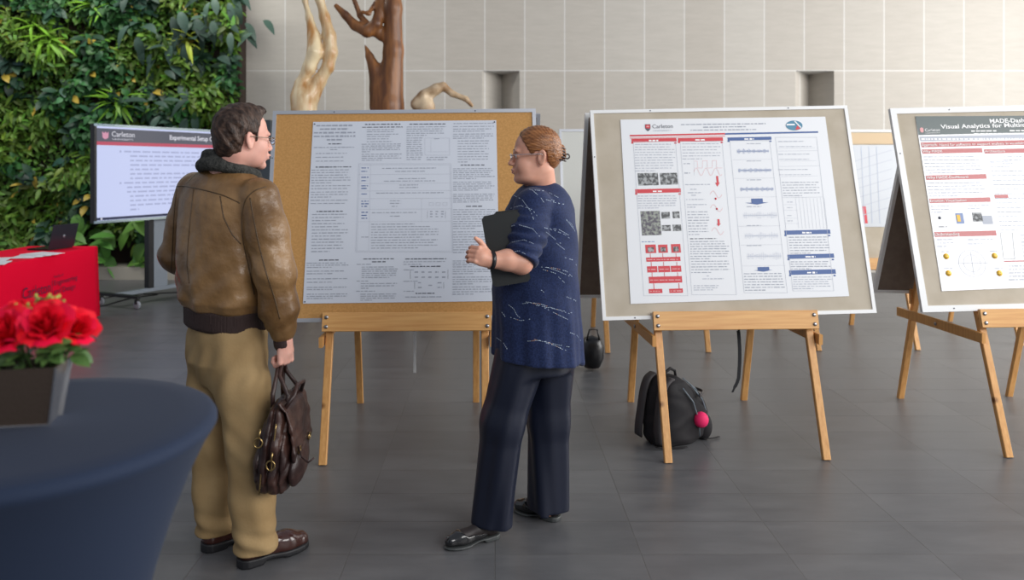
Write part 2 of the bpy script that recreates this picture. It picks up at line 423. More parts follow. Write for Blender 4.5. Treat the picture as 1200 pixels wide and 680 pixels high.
BW, BH = 1.566, 1.24
def frame_axes(yaw, t, roll):
    r = Vector((math.cos(yaw), math.sin(yaw), 0)); up = Vector((-math.sin(yaw) * math.sin(t), math.cos(yaw) * math.sin(t), math.cos(t)))
    u = r * math.cos(roll) + up * math.sin(roll); v = up * math.cos(roll) - r * math.sin(roll)
    return u, v, u.cross(v)
def board_matrix(c, yaw, t, roll):
    u, v, n = frame_axes(yaw, t, roll)
    return Matrix(((u.x, v.x, n.x, c[0]), (u.y, v.y, n.y, c[1]), (u.z, v.z, n.z, c[2]), (0, 0, 0, 1)))
def make_board(M, face, frame, back, label, group, fw=0.022, tabs=True):
    """local: x right, y up, z out of the face; the face plane is z = 0"""
    root = empty('display_board', M=M, label=label, cat='display board', group=group)
    b = MB(); b.box((0, BH / 2, -0.007), (BW - fw * 2, BH - fw * 2, 0.010)); b.build('board_face', face, root)
    b = MB(); b.box((0, BH / 2, -0.016), (BW - fw * 2, BH - fw * 2, 0.008)); b.build('backing', back, root)
    b = MB(); h = fw
    for (x, y, a, c_) in ((0, h / 2, BW, h), (0, BH - h / 2, BW, h)): b.box((x, y, -0.009), (a, c_, 0.026))
    for sx in (-1, 1): b.box((sx * (BW / 2 - h / 2), BH / 2, -0.009), (h, BH - 2 * h, 0.026))
    b.build('frame', frame, root)
    if tabs:
        for (x, y) in ((-.2 * 1 - .22, BH - h / 2), (.42, BH - h / 2), (-BW / 2 + h / 2, .95), (-.6, h / 2)):
            s = MB(); s.lathe([(0.004, 0), (0.004, 0.002), (0, 0.0025)], (x, y, 0.004), 8); s.build('screw', M_inkd, root)
    return root

def px_local(M, px, py):
    """where the sight line of a photo pixel meets the board's face"""
    o = Vector((0, 0, CAMZ)); d = Vector(((px - VX) / F, 1, -(py - VY) / F)); Mi = M.inverted()
    a = Mi @ o; e = Mi.to_3x3() @ d; t = -a.z / e.z; p = a + e * t
    return p.x, p.y

def make_easel(label, group, loc, rz, th=0.32, tb=0.26):
    """local: front towards -y. plank height fixed; origin on the floor under the ridge"""
    root = empty('display_easel', loc, rz, label, 'easel', group)
    zr = 1.86; yf = -math.tan(th) * zr; yb = math.tan(tb) * zr
    for sx in (-1, 1):
        x = sx * 0.435
        b = MB(); b.beam((x, yf, 0), (x, 0.0, zr), 0.042, 0.030); b.build('leg', M_leg, root)
        b = MB(); b.beam((x - sx * 0.045, yb, 0), (x - sx * 0.045, 0.03, zr), 0.042, 0.030); b.build('leg', M_leg, root)
        z = 0.62; y0 = yf * (1 - z / zr) - 0.06; y1 = yb * (1 - z / zr) + 0.05
        b = MB(); b.beam((x + sx * 0.038, y0, z), (x + sx * 0.038, y1, z + .0), 0.022, 0.058); b.build('side_rail', M_leg, root)
        b = MB(); b.lathe([(0.011, 0), (0.011, 0.004), (0.005, 0.006)], n=10, M=Matrix.Translation((x + sx * 0.05, (y0 + y1) / 2, z)) @ Matrix.Rotation(sx * PI / 2, 4, 'Y')); b.build('bolt', M_steel, root)
    zp = 0.727; yp = yf * (1 - zp / zr) - 0.0
    R = Matrix.Translation((0, yp - 0.060, zp)) @ Matrix.Rotation(-0.245, 4, 'X')
    b = MB(); b.beam(R @ Vector((-0.47, 0, 0)), R @ Vector((0.47, 0, 0)), 0.024, 0.104, side=R.to_3x3() @ Vector((0, 1, 0)))
    pl = b.build('front_plank', M_plank, root)
    for sx in (-1, 1):
        for dz in (-0.026, 0.026):
            b = MB(); b.lathe([(0.011, 0), (0.011, 0.004), (0.005, 0.007)], n=10, M=R @ Matrix.Translation((sx * 0.447, -0.012, dz)) @ Matrix.Rotation(PI / 2, 4, 'X'))
            b.build('bolt', M_steel, pl)
    b = MB(); b.beam(R @ Vector((-0.455, 0.036, -0.016)), R @ Vector((0.455, 0.036, -0.016)), 0.050, 0.024, side=R.to_3x3() @ Vector((0, 1, 0))); b.build('ledge', M_leg, root)
    R2y = yb * (1 - zp / zr) + 0.0
    b = MB(); b.beam((-0.42, R2y + 0.03, zp), (0.42, R2y + 0.03, zp), 0.024, 0.10, side=(0, 1, 0)); b.build('rear_plank', M_plank, root)
    b = MB(); b.beam((-0.42, 0.02, zr - .03), (0.42, 0.02, zr - .03), 0.03, 0.06, side=(0, 1, 0)); b.build('ridge_bar', M_leg, root)
    return root, zr, yf, yb

# (front board bottom-centre, yaw, tilt, roll)
BP = [((-.517, 4.428, .728), .025, .238, .011), ((1.388, 4.464, .744), .028, .243, .022), ((3.245, 4.55, .772), .0, .26, .024)]
EP = [(-.503, 4.842, 0.03), (1.335, 4.88, 0.05), (3.21, 4.964, 0.06)]
faces = [(M_cork, M_alu, M_hard), (M_tack, M_white, M_hard), (M_tack, M_white, M_hard)]
GE = 'wooden easels holding the poster boards'; GB = 'framed poster boards standing on easels'
LE = ['pine easel between the two people, under the orange cork board', 'pine easel with the black backpack between its legs', 'pine easel at right edge under the dark-headed poster']
LB = ['orange cork board with grey metal frame on the easel between the people',
      'beige white-framed board holding the red and blue column poster', 'beige white-framed board at right edge holding the dark-headed poster']
LR = ['rear board back to back with the orange cork board, mostly hidden', 'dark brown-backed rear board behind the red and blue column poster', 'dark brown-backed rear board leaning behind the dark-headed poster']
boards = []; easels = []
e0 = None
for i in range(3):
    c, yaw, t, roll = BP[i]; ex, ey, er = EP[i]
    if e0 is None: e0, ZR, YF, YB = make_easel(LE[0], GE, (ex, ey, 0), er); e = e0
    else:
        e = copy_tree(e0); e.location = (ex, ey, 0); e.rotation_euler = (0, 0, er); e['label'] = LE[i]
    easels.append(e)
    M = board_matrix(c, yaw, t, roll); boards.append(M)
    make_board(M, faces[i][0], faces[i][1], faces[i][2], LB[i], GB, fw=(0.022, 0.020, 0.036)[i])
    # rear board, mirrored
    rc = Vector((ex, ey, 0)) + Matrix.Rotation(er, 3, 'Z') @ Vector((0.0 if i != 2 else .12, YB * (1 - .73 / ZR) + 0.070, 0.735))
    Mr = board_matrix(rc, er + PI, 0.292, (0.0, 0.0, 0.03)[i])
    make_board(Mr, M_tack, faces[i][1], M_hard, LR[i], 'rear boards of the front easels', tabs=False)

# ------------------------------------------------------------ far row
far = [(1.38, 7.38, 0.03, 'back row pine easel under the blank whitish board, feet seen beyond the backpack'),
       (3.22, 7.46, 0.03, 'pine easel in the back row standing in the gap before the right-hand board'),
       (5.10, 7.66, 0.03, 'pine easel in the back row at far right, one leg showing behind the right-hand easel')]
LF = ['blank whitish board in the back row seen just right of the woman', 'back row board with a grey poster, seen in the gap left of the dark-headed poster', 'back row board hidden behind the dark-headed poster at far right']
farM = []
for i, (x, y, r, lab) in enumerate(far):
    e = copy_tree(e0); e.location = (x, y, 0); e.rotation_euler = (0, 0, r); e['label'] = lab; e['group'] = 'wooden easels in the back row'
    c = Vector((x, y + YF * (1 - .73 / ZR) - .040, .735)); M = board_matrix(c, r, .243, 0); farM.append(M)
    make_board(M, M_wb if i == 0 else M_tack, M_alu if i == 0 else M_white, M_hard, LF[i], 'poster boards in the back row', tabs=False)

# ------------------------------------------------------------ posters
class Poster:
    def __init__(s, M, quad, paper, label, thick=0.0006):
        s.M = M
        q = [px_local(M, *p) for p in quad]      # TL TR BR BL
        s.q = q; s.z0 = 0.0012
        b = MB(); n = 14
        V = []; 
        def P(a, b_): 
            tl, tr, br, bl = [Vector(k) for k in q]; return (tl * (1 - a) + tr * a) * (1 - b_) + (bl * (1 - a) + br * a) * b_
        for j in range(n + 1):
            for i in range(n + 1):
                p = P(i / n, j / n); V.append((p.x, p.y, s.z0))
        fs = [(j * (n + 1) + i, (j + 1) * (n + 1) + i, (j + 1) * (n + 1) + i + 1, j * (n + 1) + i + 1) for j in range(n) for i in range(n)]
        b.add(V, fs); 
        V2 = [(x, y, 0.0003) for x, y, z in V]; b.add(V2, [tuple(reversed(f)) for f in fs])
        o = b.build('research_poster', paper); o.matrix_world = M; s.o = o
        props(o, label, 'poster', 'posters pinned to the boards')
        s.text = MB(); s.mats = [M_ink, M_inkd, M_inkl, M_red, M_blue, M_prw, M_lav, M_blue2, M_pink, M_teal, M_brick, M_yel]
        s.lines = MB(); s.rng = random.Random(3)
    def L(s, px, py): return px_local(s.M, px, py)
    def rect(s, mb_, x0, y0, x1, y1, mi=0, z=0.0018):
        """photo-measured corners; mapped through the four corner points so edges follow the perspective"""
        ul = s.L(x0, y0); xb = (s.L(x1, y0)[0], s.L(x0, y1)[1]); xa = ul
        V = [(xa[0], xa[1], z), (xb[0], xa[1], z), (xb[0], xb[1], z), (xa[0], xb[1], z)]
        mb_.add(V, [(3, 2, 1, 0)], mi)
    def bar(s, a, b, t, mi=0, z=0.0022, mb_=None):
        a = Vector(s.L(*a)); b = Vector(s.L(*b)); d = (b - a).normalized(); n = Vector((-d.y, d.x)) * t / 2
        V = [(*(a - n), z), (*(b - n), z), (*(b + n), z), (*(a + n), z)]
        (mb_ or s.lines).add(V, [(0, 1, 2, 3)], mi)
    def frame(s, x0, y0, x1, y1, x0b=None, x1b=None, t=0.0016, mi=2):
        x0b = x0 if x0b is None else x0b; x1b = x1 if x1b is None else x1b
        for a, b in (((x0, y0), (x1, y0)), ((x1, y0), (x1b, y1)), ((x1b, y1), (x0b, y1)), ((x0b, y1), (x0, y0))): s.bar(a, b, t, mi)
    def para(s, x0, y0, x1, y1, n, mi=0, hgt=0.0048, x0b=None, x1b=None, last=0.5, ragged=0.12, slope=-0.008, centre=False):
        """n text lines of small word marks between y0 and y1"""
        x0b = x0 if x0b is None else x0b; x1b = x1 if x1b is None else x1b
        for i in range(n):
            f = i / max(1, n - 1); y = y0 + (y1 - y0) * f; a = x0 + (x0b - x0) * f; b = x1 + (x1b - x1) * f
            end = 1 - s.rng.random() * ragged
            if i == n - 1 and n > 1: end = last
            w_ = (b - a) * end
            st = a + ((b - a) - w_) / 2 if centre else a
            A = Vector(s.L(st, y)); B = Vector(s.L(st + w_, y + slope * w_)); d = B - A; Ln = d.length; d = d / Ln; nn = Vector((-d.y, d.x))
            x = 0
            while x < Ln:
                wl = min(s.rng.uniform(0.008, 0.034), Ln - x); hh = hgt * s.rng.uniform(0.8, 1.15)
                p = A + d * x; q = A + d * (x + wl)
                s.text.add([(*(p - nn * hh / 2), 0.0022), (*(q - nn * hh / 2), 0.0022), (*(q + nn * hh / 2), 0.0022), (*(p + nn * hh / 2), 0.0022)], [(0, 1, 2, 3)], mi)
                x += wl + s.rng.uniform(0.004, 0.008)
    def word(s, txt, x0, y0, x1, y1, mi=1, z=0.003, bold=0.0, mb_=None):
        a = s.L(x0, y1); b = (s.L(x1, y1)[0], s.L(x0, y0)[1])
        put_text(mb_ or s.text, txt, a[0], a[1], b[1] - a[1], b[0] - a[0], z, mi, bold=bold)
    def part(s, name, x0, y0, x1, y1, m, label=None):
        b = MB(); s.rect(b, x0, y0, x1, y1, 0, 0.0018); o = b.build(name, m, s.o)
        if label: o['label'] = label
        return o
    def ribbon(s, x0, y0, x1, y1, m, word=None):
        b = MB(); s.rect(b, x0, y0, x1, y1, 0, 0.0019)
        for xx in ((x0, x0 + 2.6), (x1 - 2.6, x1)):
            s.rect(b, xx[0], y1 - .2, xx[1], y1 + 1.6, 0, 0.0017)
        o = b.build('heading_banner', m, s.o)
        s.para((x0 + x1) / 2 - 6, (y0 + y1) / 2, (x0 + x1) / 2 + 6, (y0 + y1) / 2, 1, mi=5, hgt=0.009)
        return o
    def pin(s, px, py, r=0.005):
        p = s.L(px, py); b = MB(); b.lathe([(r, 0.002), (r, 0.005), (r * .5, 0.008), (0, 0.009)], (p[0], p[1], 0), 8); b.build('pin', M_inkd, s.o)
    def finish(s):
        s.text.build('printed_text', s.mats, s.o)
        if s.lines.v: s.lines.build('printed_lines', s.mats, s.o)

# poster 1: dense text
p = Poster(boards[0], [(367, 143), (581.5, 141), (586, 353), (355, 356)], M_paper1, 'pale poster of dense black text and a ruled table on the orange cork board')
for y, a, b in ((147.4, 371, 413), (151.5, 375, 408), (155.8, 368, 416.5), (160, 368, 416.5), (164, 383, 401)): p.para(a, y, b, y, 1, 0, 0.0095, ragged=0)
p.para(385, 168.8, 400, 168.8, 1, 1, .006, ragged=0); p.para(368, 173, 415, 173, 1, ragged=0); p.para(387, 175.5, 397, 175.5, 1)
for y in (180, 184.5, 189): p.para(370, y, 410, y, 1, ragged=.2)
p.para(370, 196, 411.6, 196, 1, 1, .006, ragged=0)
p.para(365, 199.5, 412.5, 214.5, 6); p.para(365, 218, 412, 221.3, 2, last=.9); p.para(364.5, 225.3, 412, 231.2, 3); p.para(364, 235, 411, 238.7, 2, last=.85)
p.para(371, 248, 402, 248, 1, 1, .006); p.para(366, 251.5, 410, 295, 13, x0b=365, x1b=408, ragged=.4, hgt=.0052)
p.para(374, 305, 400, 305, 1, 1, .006)
for y0, y1, n in ((308.6, 313.6, 3), (318, 321, 2), (327, 331, 2), (337, 339.6, 2), (345, 350, 3)): p.para(359.5, y0, 410, y1, n, last=.6)
p.para(428, 146, 470, 146, 1, 1, .006, ragged=0); p.para(424.5, 149.3, 472, 149.3, 1, 1, ragged=0)
for y in (152.2, 154.6, 157.6, 160.1, 163, 166.2): p.para(430, y, 471, y, 1, ragged=.45)
p.para(424, 169.2, 472, 178, 5, last=.2); p.para(424, 181, 472, 188, 4)
p.para(480, 145.7, 522, 145.7, 1, 1, .006, ragged=0); p.para(476.5, 149, 524, 159, 5); p.para(476.5, 162, 496, 187, 11, last=.9); p.frame(498, 162, 527, 182); p.para(509, 162.8, 516, 162.8, 1); p.para(500, 184.6, 526, 187.3, 2, last=.8)
p.bar((505, 164), (505, 179), .001, 2); p.bar((501, 178), (526, 178), .001, 2)
p.para(531.5, 145, 579, 145, 1, ragged=0); p.para(531, 148.5, 579, 148.5, 1, ragged=0); p.para(531, 151.5, 577, 154, 2, last=.8); p.para(531, 157.4, 579, 162.2, 3, last=.75)
p.para(536.5, 165.4, 574, 190, 9, ragged=.2, last=.3); p.para(540, 193.7, 572, 193.7, 1, 1, .006)
p.para(531, 198, 580, 209.6, 6, last=.55); p.para(531, 213.7, 580, 223, 5, last=.6); p.para(531, 228, 580.5, 237, 5, last=.6); p.para(546, 242, 567, 242, 1, 1, .006)
p.para(531, 246, 582, 268, 9); p.para(531, 272, 582, 296, 9, last=.8); p.para(545, 302.5, 568, 302.5, 1, 1, .006)
for y0, y1, n in ((306, 313, 4), (316, 321, 3), (325, 333, 4), (336.5, 345, 4)): p.para(530.5, y0, 579, y1, n)
p.frame(420.5, 192, 528.5, 295.5, 417, 531); p.frame(422, 193.4, 527, 294.2, 418.6, 529.5, t=.001)
for y in (204.8, 215.3, 224, 233, 245.6, 260): p.bar((420, y), (529, y - .7), .0013, 2)
p.bar((434.5, 193), (432, 294), .0013, 2)
p.bar((494, 233), (494, 260), .0013, 2)
for i, (a, b) in enumerate(((197, 201), (208, 212), (218, 221), (227.5, 227.5), (236, 242), (249, 256), (278, 278))):
    p.para(423.5, a, 432, b, 1 if a == b else (3 if b - a > 5 else 2), 4 if i < 6 else 0, last=.8)
for y, a, b in ((197.5, 448, 511), (201, 463, 498), (209.5, 467, 500), (212.5, 450, 510), (217, 468, 490), (220, 468, 490), (226.5, 441, 520), (235.5, 457, 470), (238.5, 457, 470), (242, 459, 467), (249.5, 436, 488), (253.5, 457, 469)): p.para(a, y, b, y, 1, 0, .005, ragged=0)
for k in range(3): p.frame(503 + k * 8, 237.5, 508 + k * 8, 241); 
for k in range(3):
    for j in range(3): p.para(504 + j * 6.5, 248 + k * 3, 507 + j * 6.5, 248 + k * 3, 1, 0, .006, ragged=0)
p.bar((501, 246.5), (500.7, 256), .001, 1); p.bar((522, 246.5), (522, 256), .001, 1)
p.para(435, 263, 514, 291, 10, ragged=.5, last=.7)
p.para(424, 303.7, 464, 307, 2, 1, .0055, last=.4, centre=True); p.para(418, 310, 437, 310, 1); p.para(424, 313.2, 467, 325.5, 6, last=.75); p.para(418, 329.6, 432, 329.6, 1); p.para(423, 332.5, 467, 338, 3, last=.2); p.para(417.5, 341.5, 440, 341.5, 1); p.para(422.5, 345, 467, 352, 4, last=.3)
p.para(475, 303.7, 523, 303.7, 1, 1, .0055, ragged=0); p.para(473, 307, 525, 310, 2, last=.4); p.para(481, 312.5, 519, 312.5, 1, 1, .006); p.para(473, 316.5, 486, 316.5, 1)
for y in (319, 325):
    for k in range(5): p.para(486 + k * 8, y, 490 + k * 8, y, 1, 0, .008, ragged=0)
p.bar((481, 316.5), (481, 327), .0016, 1); p.bar((525, 316), (525, 327), .0016, 1)
p.para(473, 329.8, 490, 329.8, 1)
p.bar((486, 331), (486, 338.5), .0016, 1); p.bar((520, 331), (520, 338.5), .0016, 1)
for (x, y) in ((490, 331.5), (490, 337), (502, 334.5), (513, 331.5), (513, 337)): p.para(x, y, x + 4.5, y, 1, 0, .007, ragged=0)
p.para(473, 341.5, 486, 341.5, 1); p.para(487, 344, 512, 344, 1, 1, .006); p.para(475, 348.3, 524, 348.3, 1)
for q in ((369, 145.6), (579.6, 143.2), (357.4, 353.8)): p.pin(*q, r=.004)
p.finish()

# poster 2: red / blue columns
p = Poster(boards[1], [(727, 140.3), (967, 136.8), (995, 347.3), (739, 356.4)], M_paper2, 'white poster in four columns with red headings at left and blue at right')
def shield(P, x0, y0, x1, y1):
    a = P.L(x0, y0); b = P.L(x1, y1); w_ = b[0] - a[0]; h_ = a[1] - b[1]
    def pt(u, v): return (a[0] + u * w_, a[1] - v * h_)
    body = [(0, 0), (1, 0), (1, .55), (.85, .8), (.5, 1), (.15, .8), (0, .55)]
    bb = MB(); bb.add([(*pt(*q), .0024) for q in body], [tuple(range(6, -1, -1))], 0)
    bb.add([(*pt(*q), .0030) for q in ((.08, .08), (.92, .08), (.92, .55), (.5, .62), (.08, .55))], [(4, 3, 2, 1, 0)], 1)
    bb.add([(*pt(*q), .0034) for q in ((.25, .3), (.5, .2), (.75, .3), (.75, .42), (.25, .42))], [(4, 3, 2, 1, 0)], 2)
    return bb.build('crest', [M_inkd, M_red, M_pink], P.o)
shield(p, 755.6, 145.8, 762.6, 154)
p.word('Carleton', 764.5, 146.0, 788.5, 150.6, 1); p.word('UNIVERSITY', 765.5, 152.6, 787.5, 154.2, 2)
for y, a, b in ((146.2, 798, 897), (149.2, 824, 874), (152.8, 809, 886)): p.para(a, y, b, y, 1, 0, .006, ragged=0, slope=-.012)
bb = MB(); p.bar((738, 159.2), (849.6, 156.9), .010, 0, mb_=bb); bb.build('red_rule', M_red, p.o)
bb = MB(); p.bar((738, 162), (849.6, 159.6), .006, 0, z=.0020, mb_=bb); bb.build('red_rule', M_pink, p.o)
bb = MB(); p.bar((849.6, 157.1), (958.6, 154.9), .010, 0, mb_=bb); bb.build('blue_rule', M_blue, p.o)
c = p.L(930.5, 147.2); bb = MB()
ov = [(c[0] + .051 * math.cos(k * PI / 16), c[1] + .031 * math.sin(k * PI / 16)) for k in range(32)]
bb.add([(*q, .0024) for q in ov], [tuple(range(32))], 0)
bb.add([(c[0] + .004, c[1] - .028, .003), (c[0] + .036, c[1] - .022, .003), (c[0] + .018, c[1] - .0, .003)], [(0, 1, 2)], 1)
bb.add([(c[0] + .002, c[1] + .026, .0032), (c[0] + .010, c[1] + .027, .0032), (c[0] + .042, c[1] - .012, .0032), (c[0] + .038, c[1] - .018, .0032)], [(3, 2, 1, 0)], 2)
bb.add([(c[0] - .046, c[1] + .001, .0032), (c[0] + .004, c[1] + .001, .0032), (c[0] + .004, c[1] + .010, .0032), (c[0] - .046, c[1] + .010, .0032)], [(0, 1, 2, 3)], 2)
bb.build('oval_emblem', [M_teal, M_red, M_prw], p.o)
p.ribbon(739.8, 162.8, 792.7, 167, M_red); p.ribbon(794.2, 162, 847, 166.3, M_red); p.ribbon(852.3, 161.3, 903.8, 165, M_blue)
p.frame(742, 166, 791.5, 346.7, 754.4, 806); p.frame(797, 166, 846, 345.5, 810.7, 863); p.frame(855, 165, 902, 343.3, 872, 922.6); p.frame(908.6, 161, 956.8, 341, 929, 977)
p.para(744, 169.5, 791, 200.5, 11, mi=2, x1b=792, hgt=.0045)
p.part('printed_photo', 747, 203.2, 770.8, 217.7, M_photo); p.part('printed_photo', 773, 203, 793.4, 216.8, M_photo)
p.ribbon(744.2, 222, 797.6, 226.8, M_red)
p.para(747.5, 230, 796, 244, 6, mi=2, hgt=.0045)
p.part('printed_photo', 750.3, 247.7, 773, 276.2, M_photo2)
for q in ((774.6, 248.6, 784.7, 256.5), (787.8, 248, 796, 256), (775.2, 264, 785.8, 271), (788, 263.5, 798, 271)): p.part('printed_photo', *q, M_photo)
p.para(752, 283.5, 767, 283.5, 1, mi=7, ragged=0)
for q in ((755.9, 287, 768.4, 297), (771, 287, 782, 296.6), (786, 286.3, 797.2, 296.5), (757, 302, 797.2, 307), (758, 312.3, 770, 319.6), (771, 312, 785, 319.4), (785.8, 311.7, 798, 319), (760, 324.6, 799, 332.3), (760, 339, 776, 344), (784, 338.6, 800, 343.7)):
    p.part('red_diagram_box', *q, M_red); w_ = q[2] - q[0]
    if q[3] < 297.5:
        bb = MB(); p.rect(bb, q[0] + w_ * .25, q[1] + 3, q[2] - w_ * .2, q[3] - 1.5, 0, .003); bb.build('printed_photo', M_photo, p.o)
    else: p.para(q[0] + 1.5, (q[1] + q[3]) / 2, q[2] - 1.5, (q[1] + q[3]) / 2, 1, 8, .005, ragged=0)
for x in (762, 776.5, 792): p.bar((x, 297), (x + .3, 302), .003, 3); p.bar((x + 1, 307), (x + 1.3, 312.4), .003, 3); p.bar((x + 2, 319.5), (x + 2.2, 324.6), .003, 3)
p.bar((766, 332), (766.5, 339), .004, 3); p.bar((795.5, 332), (796, 339), .004, 3)
p.para(799.4, 168.8, 845, 186.5, 6, mi=2, x0b=800, hgt=.0045)
def curve(P, pts, t=.0016, mi=3):
    for a, b in zip(pts[:-1], pts[1:]): P.bar(a, b, t, mi)
curve(p, [(813, 189), (817, 189), (817.5, 197), (823, 197), (823.2, 188.5), (828.5, 188.5), (829, 197), (834.5, 197), (834.7, 188.3), (839.5, 188.3), (840, 197), (846.5, 197)], .0013, 8)
curve(p, [(813 + k, 201.5 - 4.5 * math.sin(k * .55)) for k in range(34)], .0016, 8)
p.bar((813, 188), (813.6, 206), .001, 2); p.para(801, 192, 809, 192, 1); p.para(802, 203, 809, 203, 1)
def arrow(P, x, y0, y1, w_, m, hw=None):
    hw = hw or w_ * 1.0
    bb = MB(); ym = y1 - (y1 - y0) * .38; a = P.L(x - w_ / 2, y0); b = P.L(x + w_ / 2, ym); t = P.L(x, y1); h1 = P.L(x - hw, ym); h2 = P.L(x + hw, ym)
    bb.add([(a[0], a[1], .0024), (b[0], a[1], .0024), (b[0], b[1], .0024), (a[0], b[1], .0024), (h1[0], b[1], .0024), (h2[0], b[1], .0024), (t[0], t[1], .0024)], [(3, 2, 1, 0), (4, 6, 5)])
    bb.build('arrow', m, P.o)
arrow(p, 840.6, 206.4, 219, 3.2, M_red, 2.8); arrow(p, 842, 257, 265.5, 3, M_red, 2.4)
for (x, y) in ((838, 228), (838.5, 244), (840, 271)):
    curve(p, [(x - 6 + k, y - 4.2 * math.sin(k / 14 * 2 * PI)) for k in range(15)], .0018, 8)
for (x, y) in ((838.6, 233), (840, 245)):
    c = p.L(x, y); bb = MB(); bb.lathe([(.006, .002), (.006, .003)], (c[0], c[1], 0), 10); bb.build('red_dot', M_red, p.o)
for y, a, b in ((216.5, 803, 832), (222, 809, 817), (226, 806, 822), (229, 810, 816), (234, 804, 826), (240, 805, 829), (243, 805, 815)): p.para(a, y, b, y, 1, 2, ragged=0)
p.para(805.5, 248.5, 832, 275, 9, mi=0, x0b=807, hgt=.0045); p.para(808.5, 280, 840, 280, 1, 1, ragged=0)
p.para(808.6, 283.3, 854.5, 303.5, 8, mi=0, x0b=809, x1b=856.5, hgt=.0045); p.para(810, 306.5, 857, 319.5, 5, mi=0, hgt=.0045)
p.para(823, 327, 848, 326, 1, 2, ragged=0); p.para(828, 323.5, 832, 323.5, 1, 2); p.para(813, 335, 845, 340, 3, 2, last=.7, hgt=.0045)
def wave(P, x0, x1, y, amp, mi, dens, slope=-.01):
    n = int((x1 - x0) * dens)
    for k in range(n):
        x = x0 + (x1 - x0) * k / n; a = amp * P.rng.uniform(.45, 1.0) * (0.75 + .25 * math.sin(k * .7)); yy = y + slope * (x - x0)
        P.bar((x, yy - a), (x + .1, yy + a), .0012, mi)
    P.bar((x0, y), (x1, y + slope * (x1 - x0)), .002, mi)
for (a, b, y) in ((863.8, 901, 177.5), (865.2, 903.8, 199.9), (867.6, 906.5, 222)): wave(p, a, b, y, 3.0, 7, 1.5)
for (a, b, y) in ((871, 911, 252.6), (873, 912.5, 276.6), (875.8, 916, 300.4)): wave(p, a, b, y, 5.0, 6, .62)
for y in (168.5, 188.8, 211, 242.3, 264.5, 288): p.para(875, y, 892, y, 1, 2, ragged=0)
for y in (187, 209, 231, 265, 287, 311.5): p.bar((858 + (y - 187) * .09, y + .4), (905 + (y - 187) * .12, y - .3), .001, 2)
arrow(p, 887, 233, 240, 14, M_blue, 14); arrow(p, 894.5, 313.2, 318.6, 14, M_blue, 11)
p.para(871.5, 321, 920, 340.3, 7, mi=0, x0b=873, x1b=921, hgt=.0048)
p.bar((911, 177.3), (958, 176.6), .0012, 2); p.bar((913, 195.3), (961, 194.4), .0012, 2)
for y in (166, 181, 199): p.para(912, y, 950, y, 1, 2, ragged=.2); p.para(913, y + 6, 952, y + 6, 1, 2, .004); p.bar((912 + (y - 166) * .1, y + 8), (955 + (y - 166) * .1, y + 7.3), .001, 2)
p.para(916.2, 214, 960, 229.5, 6, mi=0, x0b=918, x1b=962, hgt=.0042)
p.bar((917, 231.8), (964, 231), .0012, 0)
for k in range(9): p.bar((932 + k * 4.2, 232), (936 + k * 4.2, 268), .001, 2)
for y in (240, 246.5, 255.8, 262): p.bar((918.5 + (y - 240) * .1, y), (934 + (y - 240) * .1, y), .001, 2); p.para(922.5, y - 3, 929, y - 3, 1, 2)
for q in ((919, 270.4, 972.7, 275.4), (922.6, 298.6, 977, 303.6), (924.5, 317, 979, 322.4)): p.ribbon(*q, M_blue)
p.para(924, 278.2, 971.5, 297, 7, mi=0, x0b=926, x1b=974, hgt=.0045); p.para(926.5, 307, 974, 315.4, 4, mi=0, hgt=.0045); p.para(929.5, 325, 976, 338.5, 6, mi=2, hgt=.0045)
p.finish()

# poster 3: dark header
p = Poster(boards[2], [(1072.5, 136.4), (1303, 135.2), (1336, 332), (1103.6, 341.4)], M_paper3, 'glossy poster with a dark grey title strip and brick red headings at right edge')
bb = MB(); a = p.q[0]; b_ = p.q[1]; y0 = p.L(1076, 158.4)[1]
bb.add([(a[0], a[1], .0017), (b_[0], b_[1], .0017), (b_[0], y0, .0017), (a[0], y0, .0017)], [(3, 2, 1, 0)]); bb.build('title_strip', M_hdr, p.o)
p.word('MADE-Dashboard:', 1160, 139.6, 1222, 144.4, 5, bold=.02); p.word('Visual Analytics for Multimodal Affective', 1102.3, 146.3, 1254, 151, 5, bold=.02)
p.para(1138, 153.8, 1168, 153.8, 1, 5, .008, ragged=0); p.para(1183, 153.4, 1215, 153.4, 1, 5, .008, ragged=0); p.para(1141, 156.8, 1230, 156.8, 1, 5, .005, ragged=0)
c = p.L(1080, 153); bb = MB(); bb.add([(c[0] + x * .022, c[1] + y * .026, .003) for x, y in ((-.5, .5), (0, .75), (.5, .5), (.45, -.3), (0, -.6), (-.45, -.3))], [(5, 4, 3, 2, 1, 0)]); bb.build('crest', M_pink, p.o)
p.word('Carleton', 1083.8, 150.9, 1101.5, 154.4, 5); p.word('UNIVERSITY', 1084.4, 155.7, 1101.5, 156.9, 5)
bb = MB(); p.rect(bb, 1077.5, 160.4, 1300, 165.8, 0); bb.build('grey_band', M_inkl, p.o); p.para(1079.5, 163.2, 1298, 162.2, 1, 5, .010, ragged=0, slope=-.003)
bb = MB(); p.rect(bb, 1078.8, 167.2, 1300, 172.8, 0); bb.build('red_band', M_brick, p.o)
p.word('Approach:', 1080, 168.2, 1098.5, 171.6, 5); p.word('Need for software to support analysts in visualizing', 1101, 168.6, 1203, 171.4, 5)
for q, t, w_ in (((1080, 175.3, 1150.8, 180.4), 'Why MADE', 24), ((1152.8, 175.2, 1225, 180.2), 'Architecture', 25), ((1084.4, 205.8, 1155.5, 211.3), 'Why MADE-Dashboard', 50), ((1088.6, 233, 1160.2, 238.3), 'Emotion Visualization', 44), ((1094.4, 272, 1167, 278), 'Understanding', 30)):
    bb = MB(); p.rect(bb, *q, 0); bb.build('heading_banner', M_brick, p.o); p.word(t, q[0] + 1.2, q[1] + 1.0, q[0] + w_, q[3] - 1.3, 5)
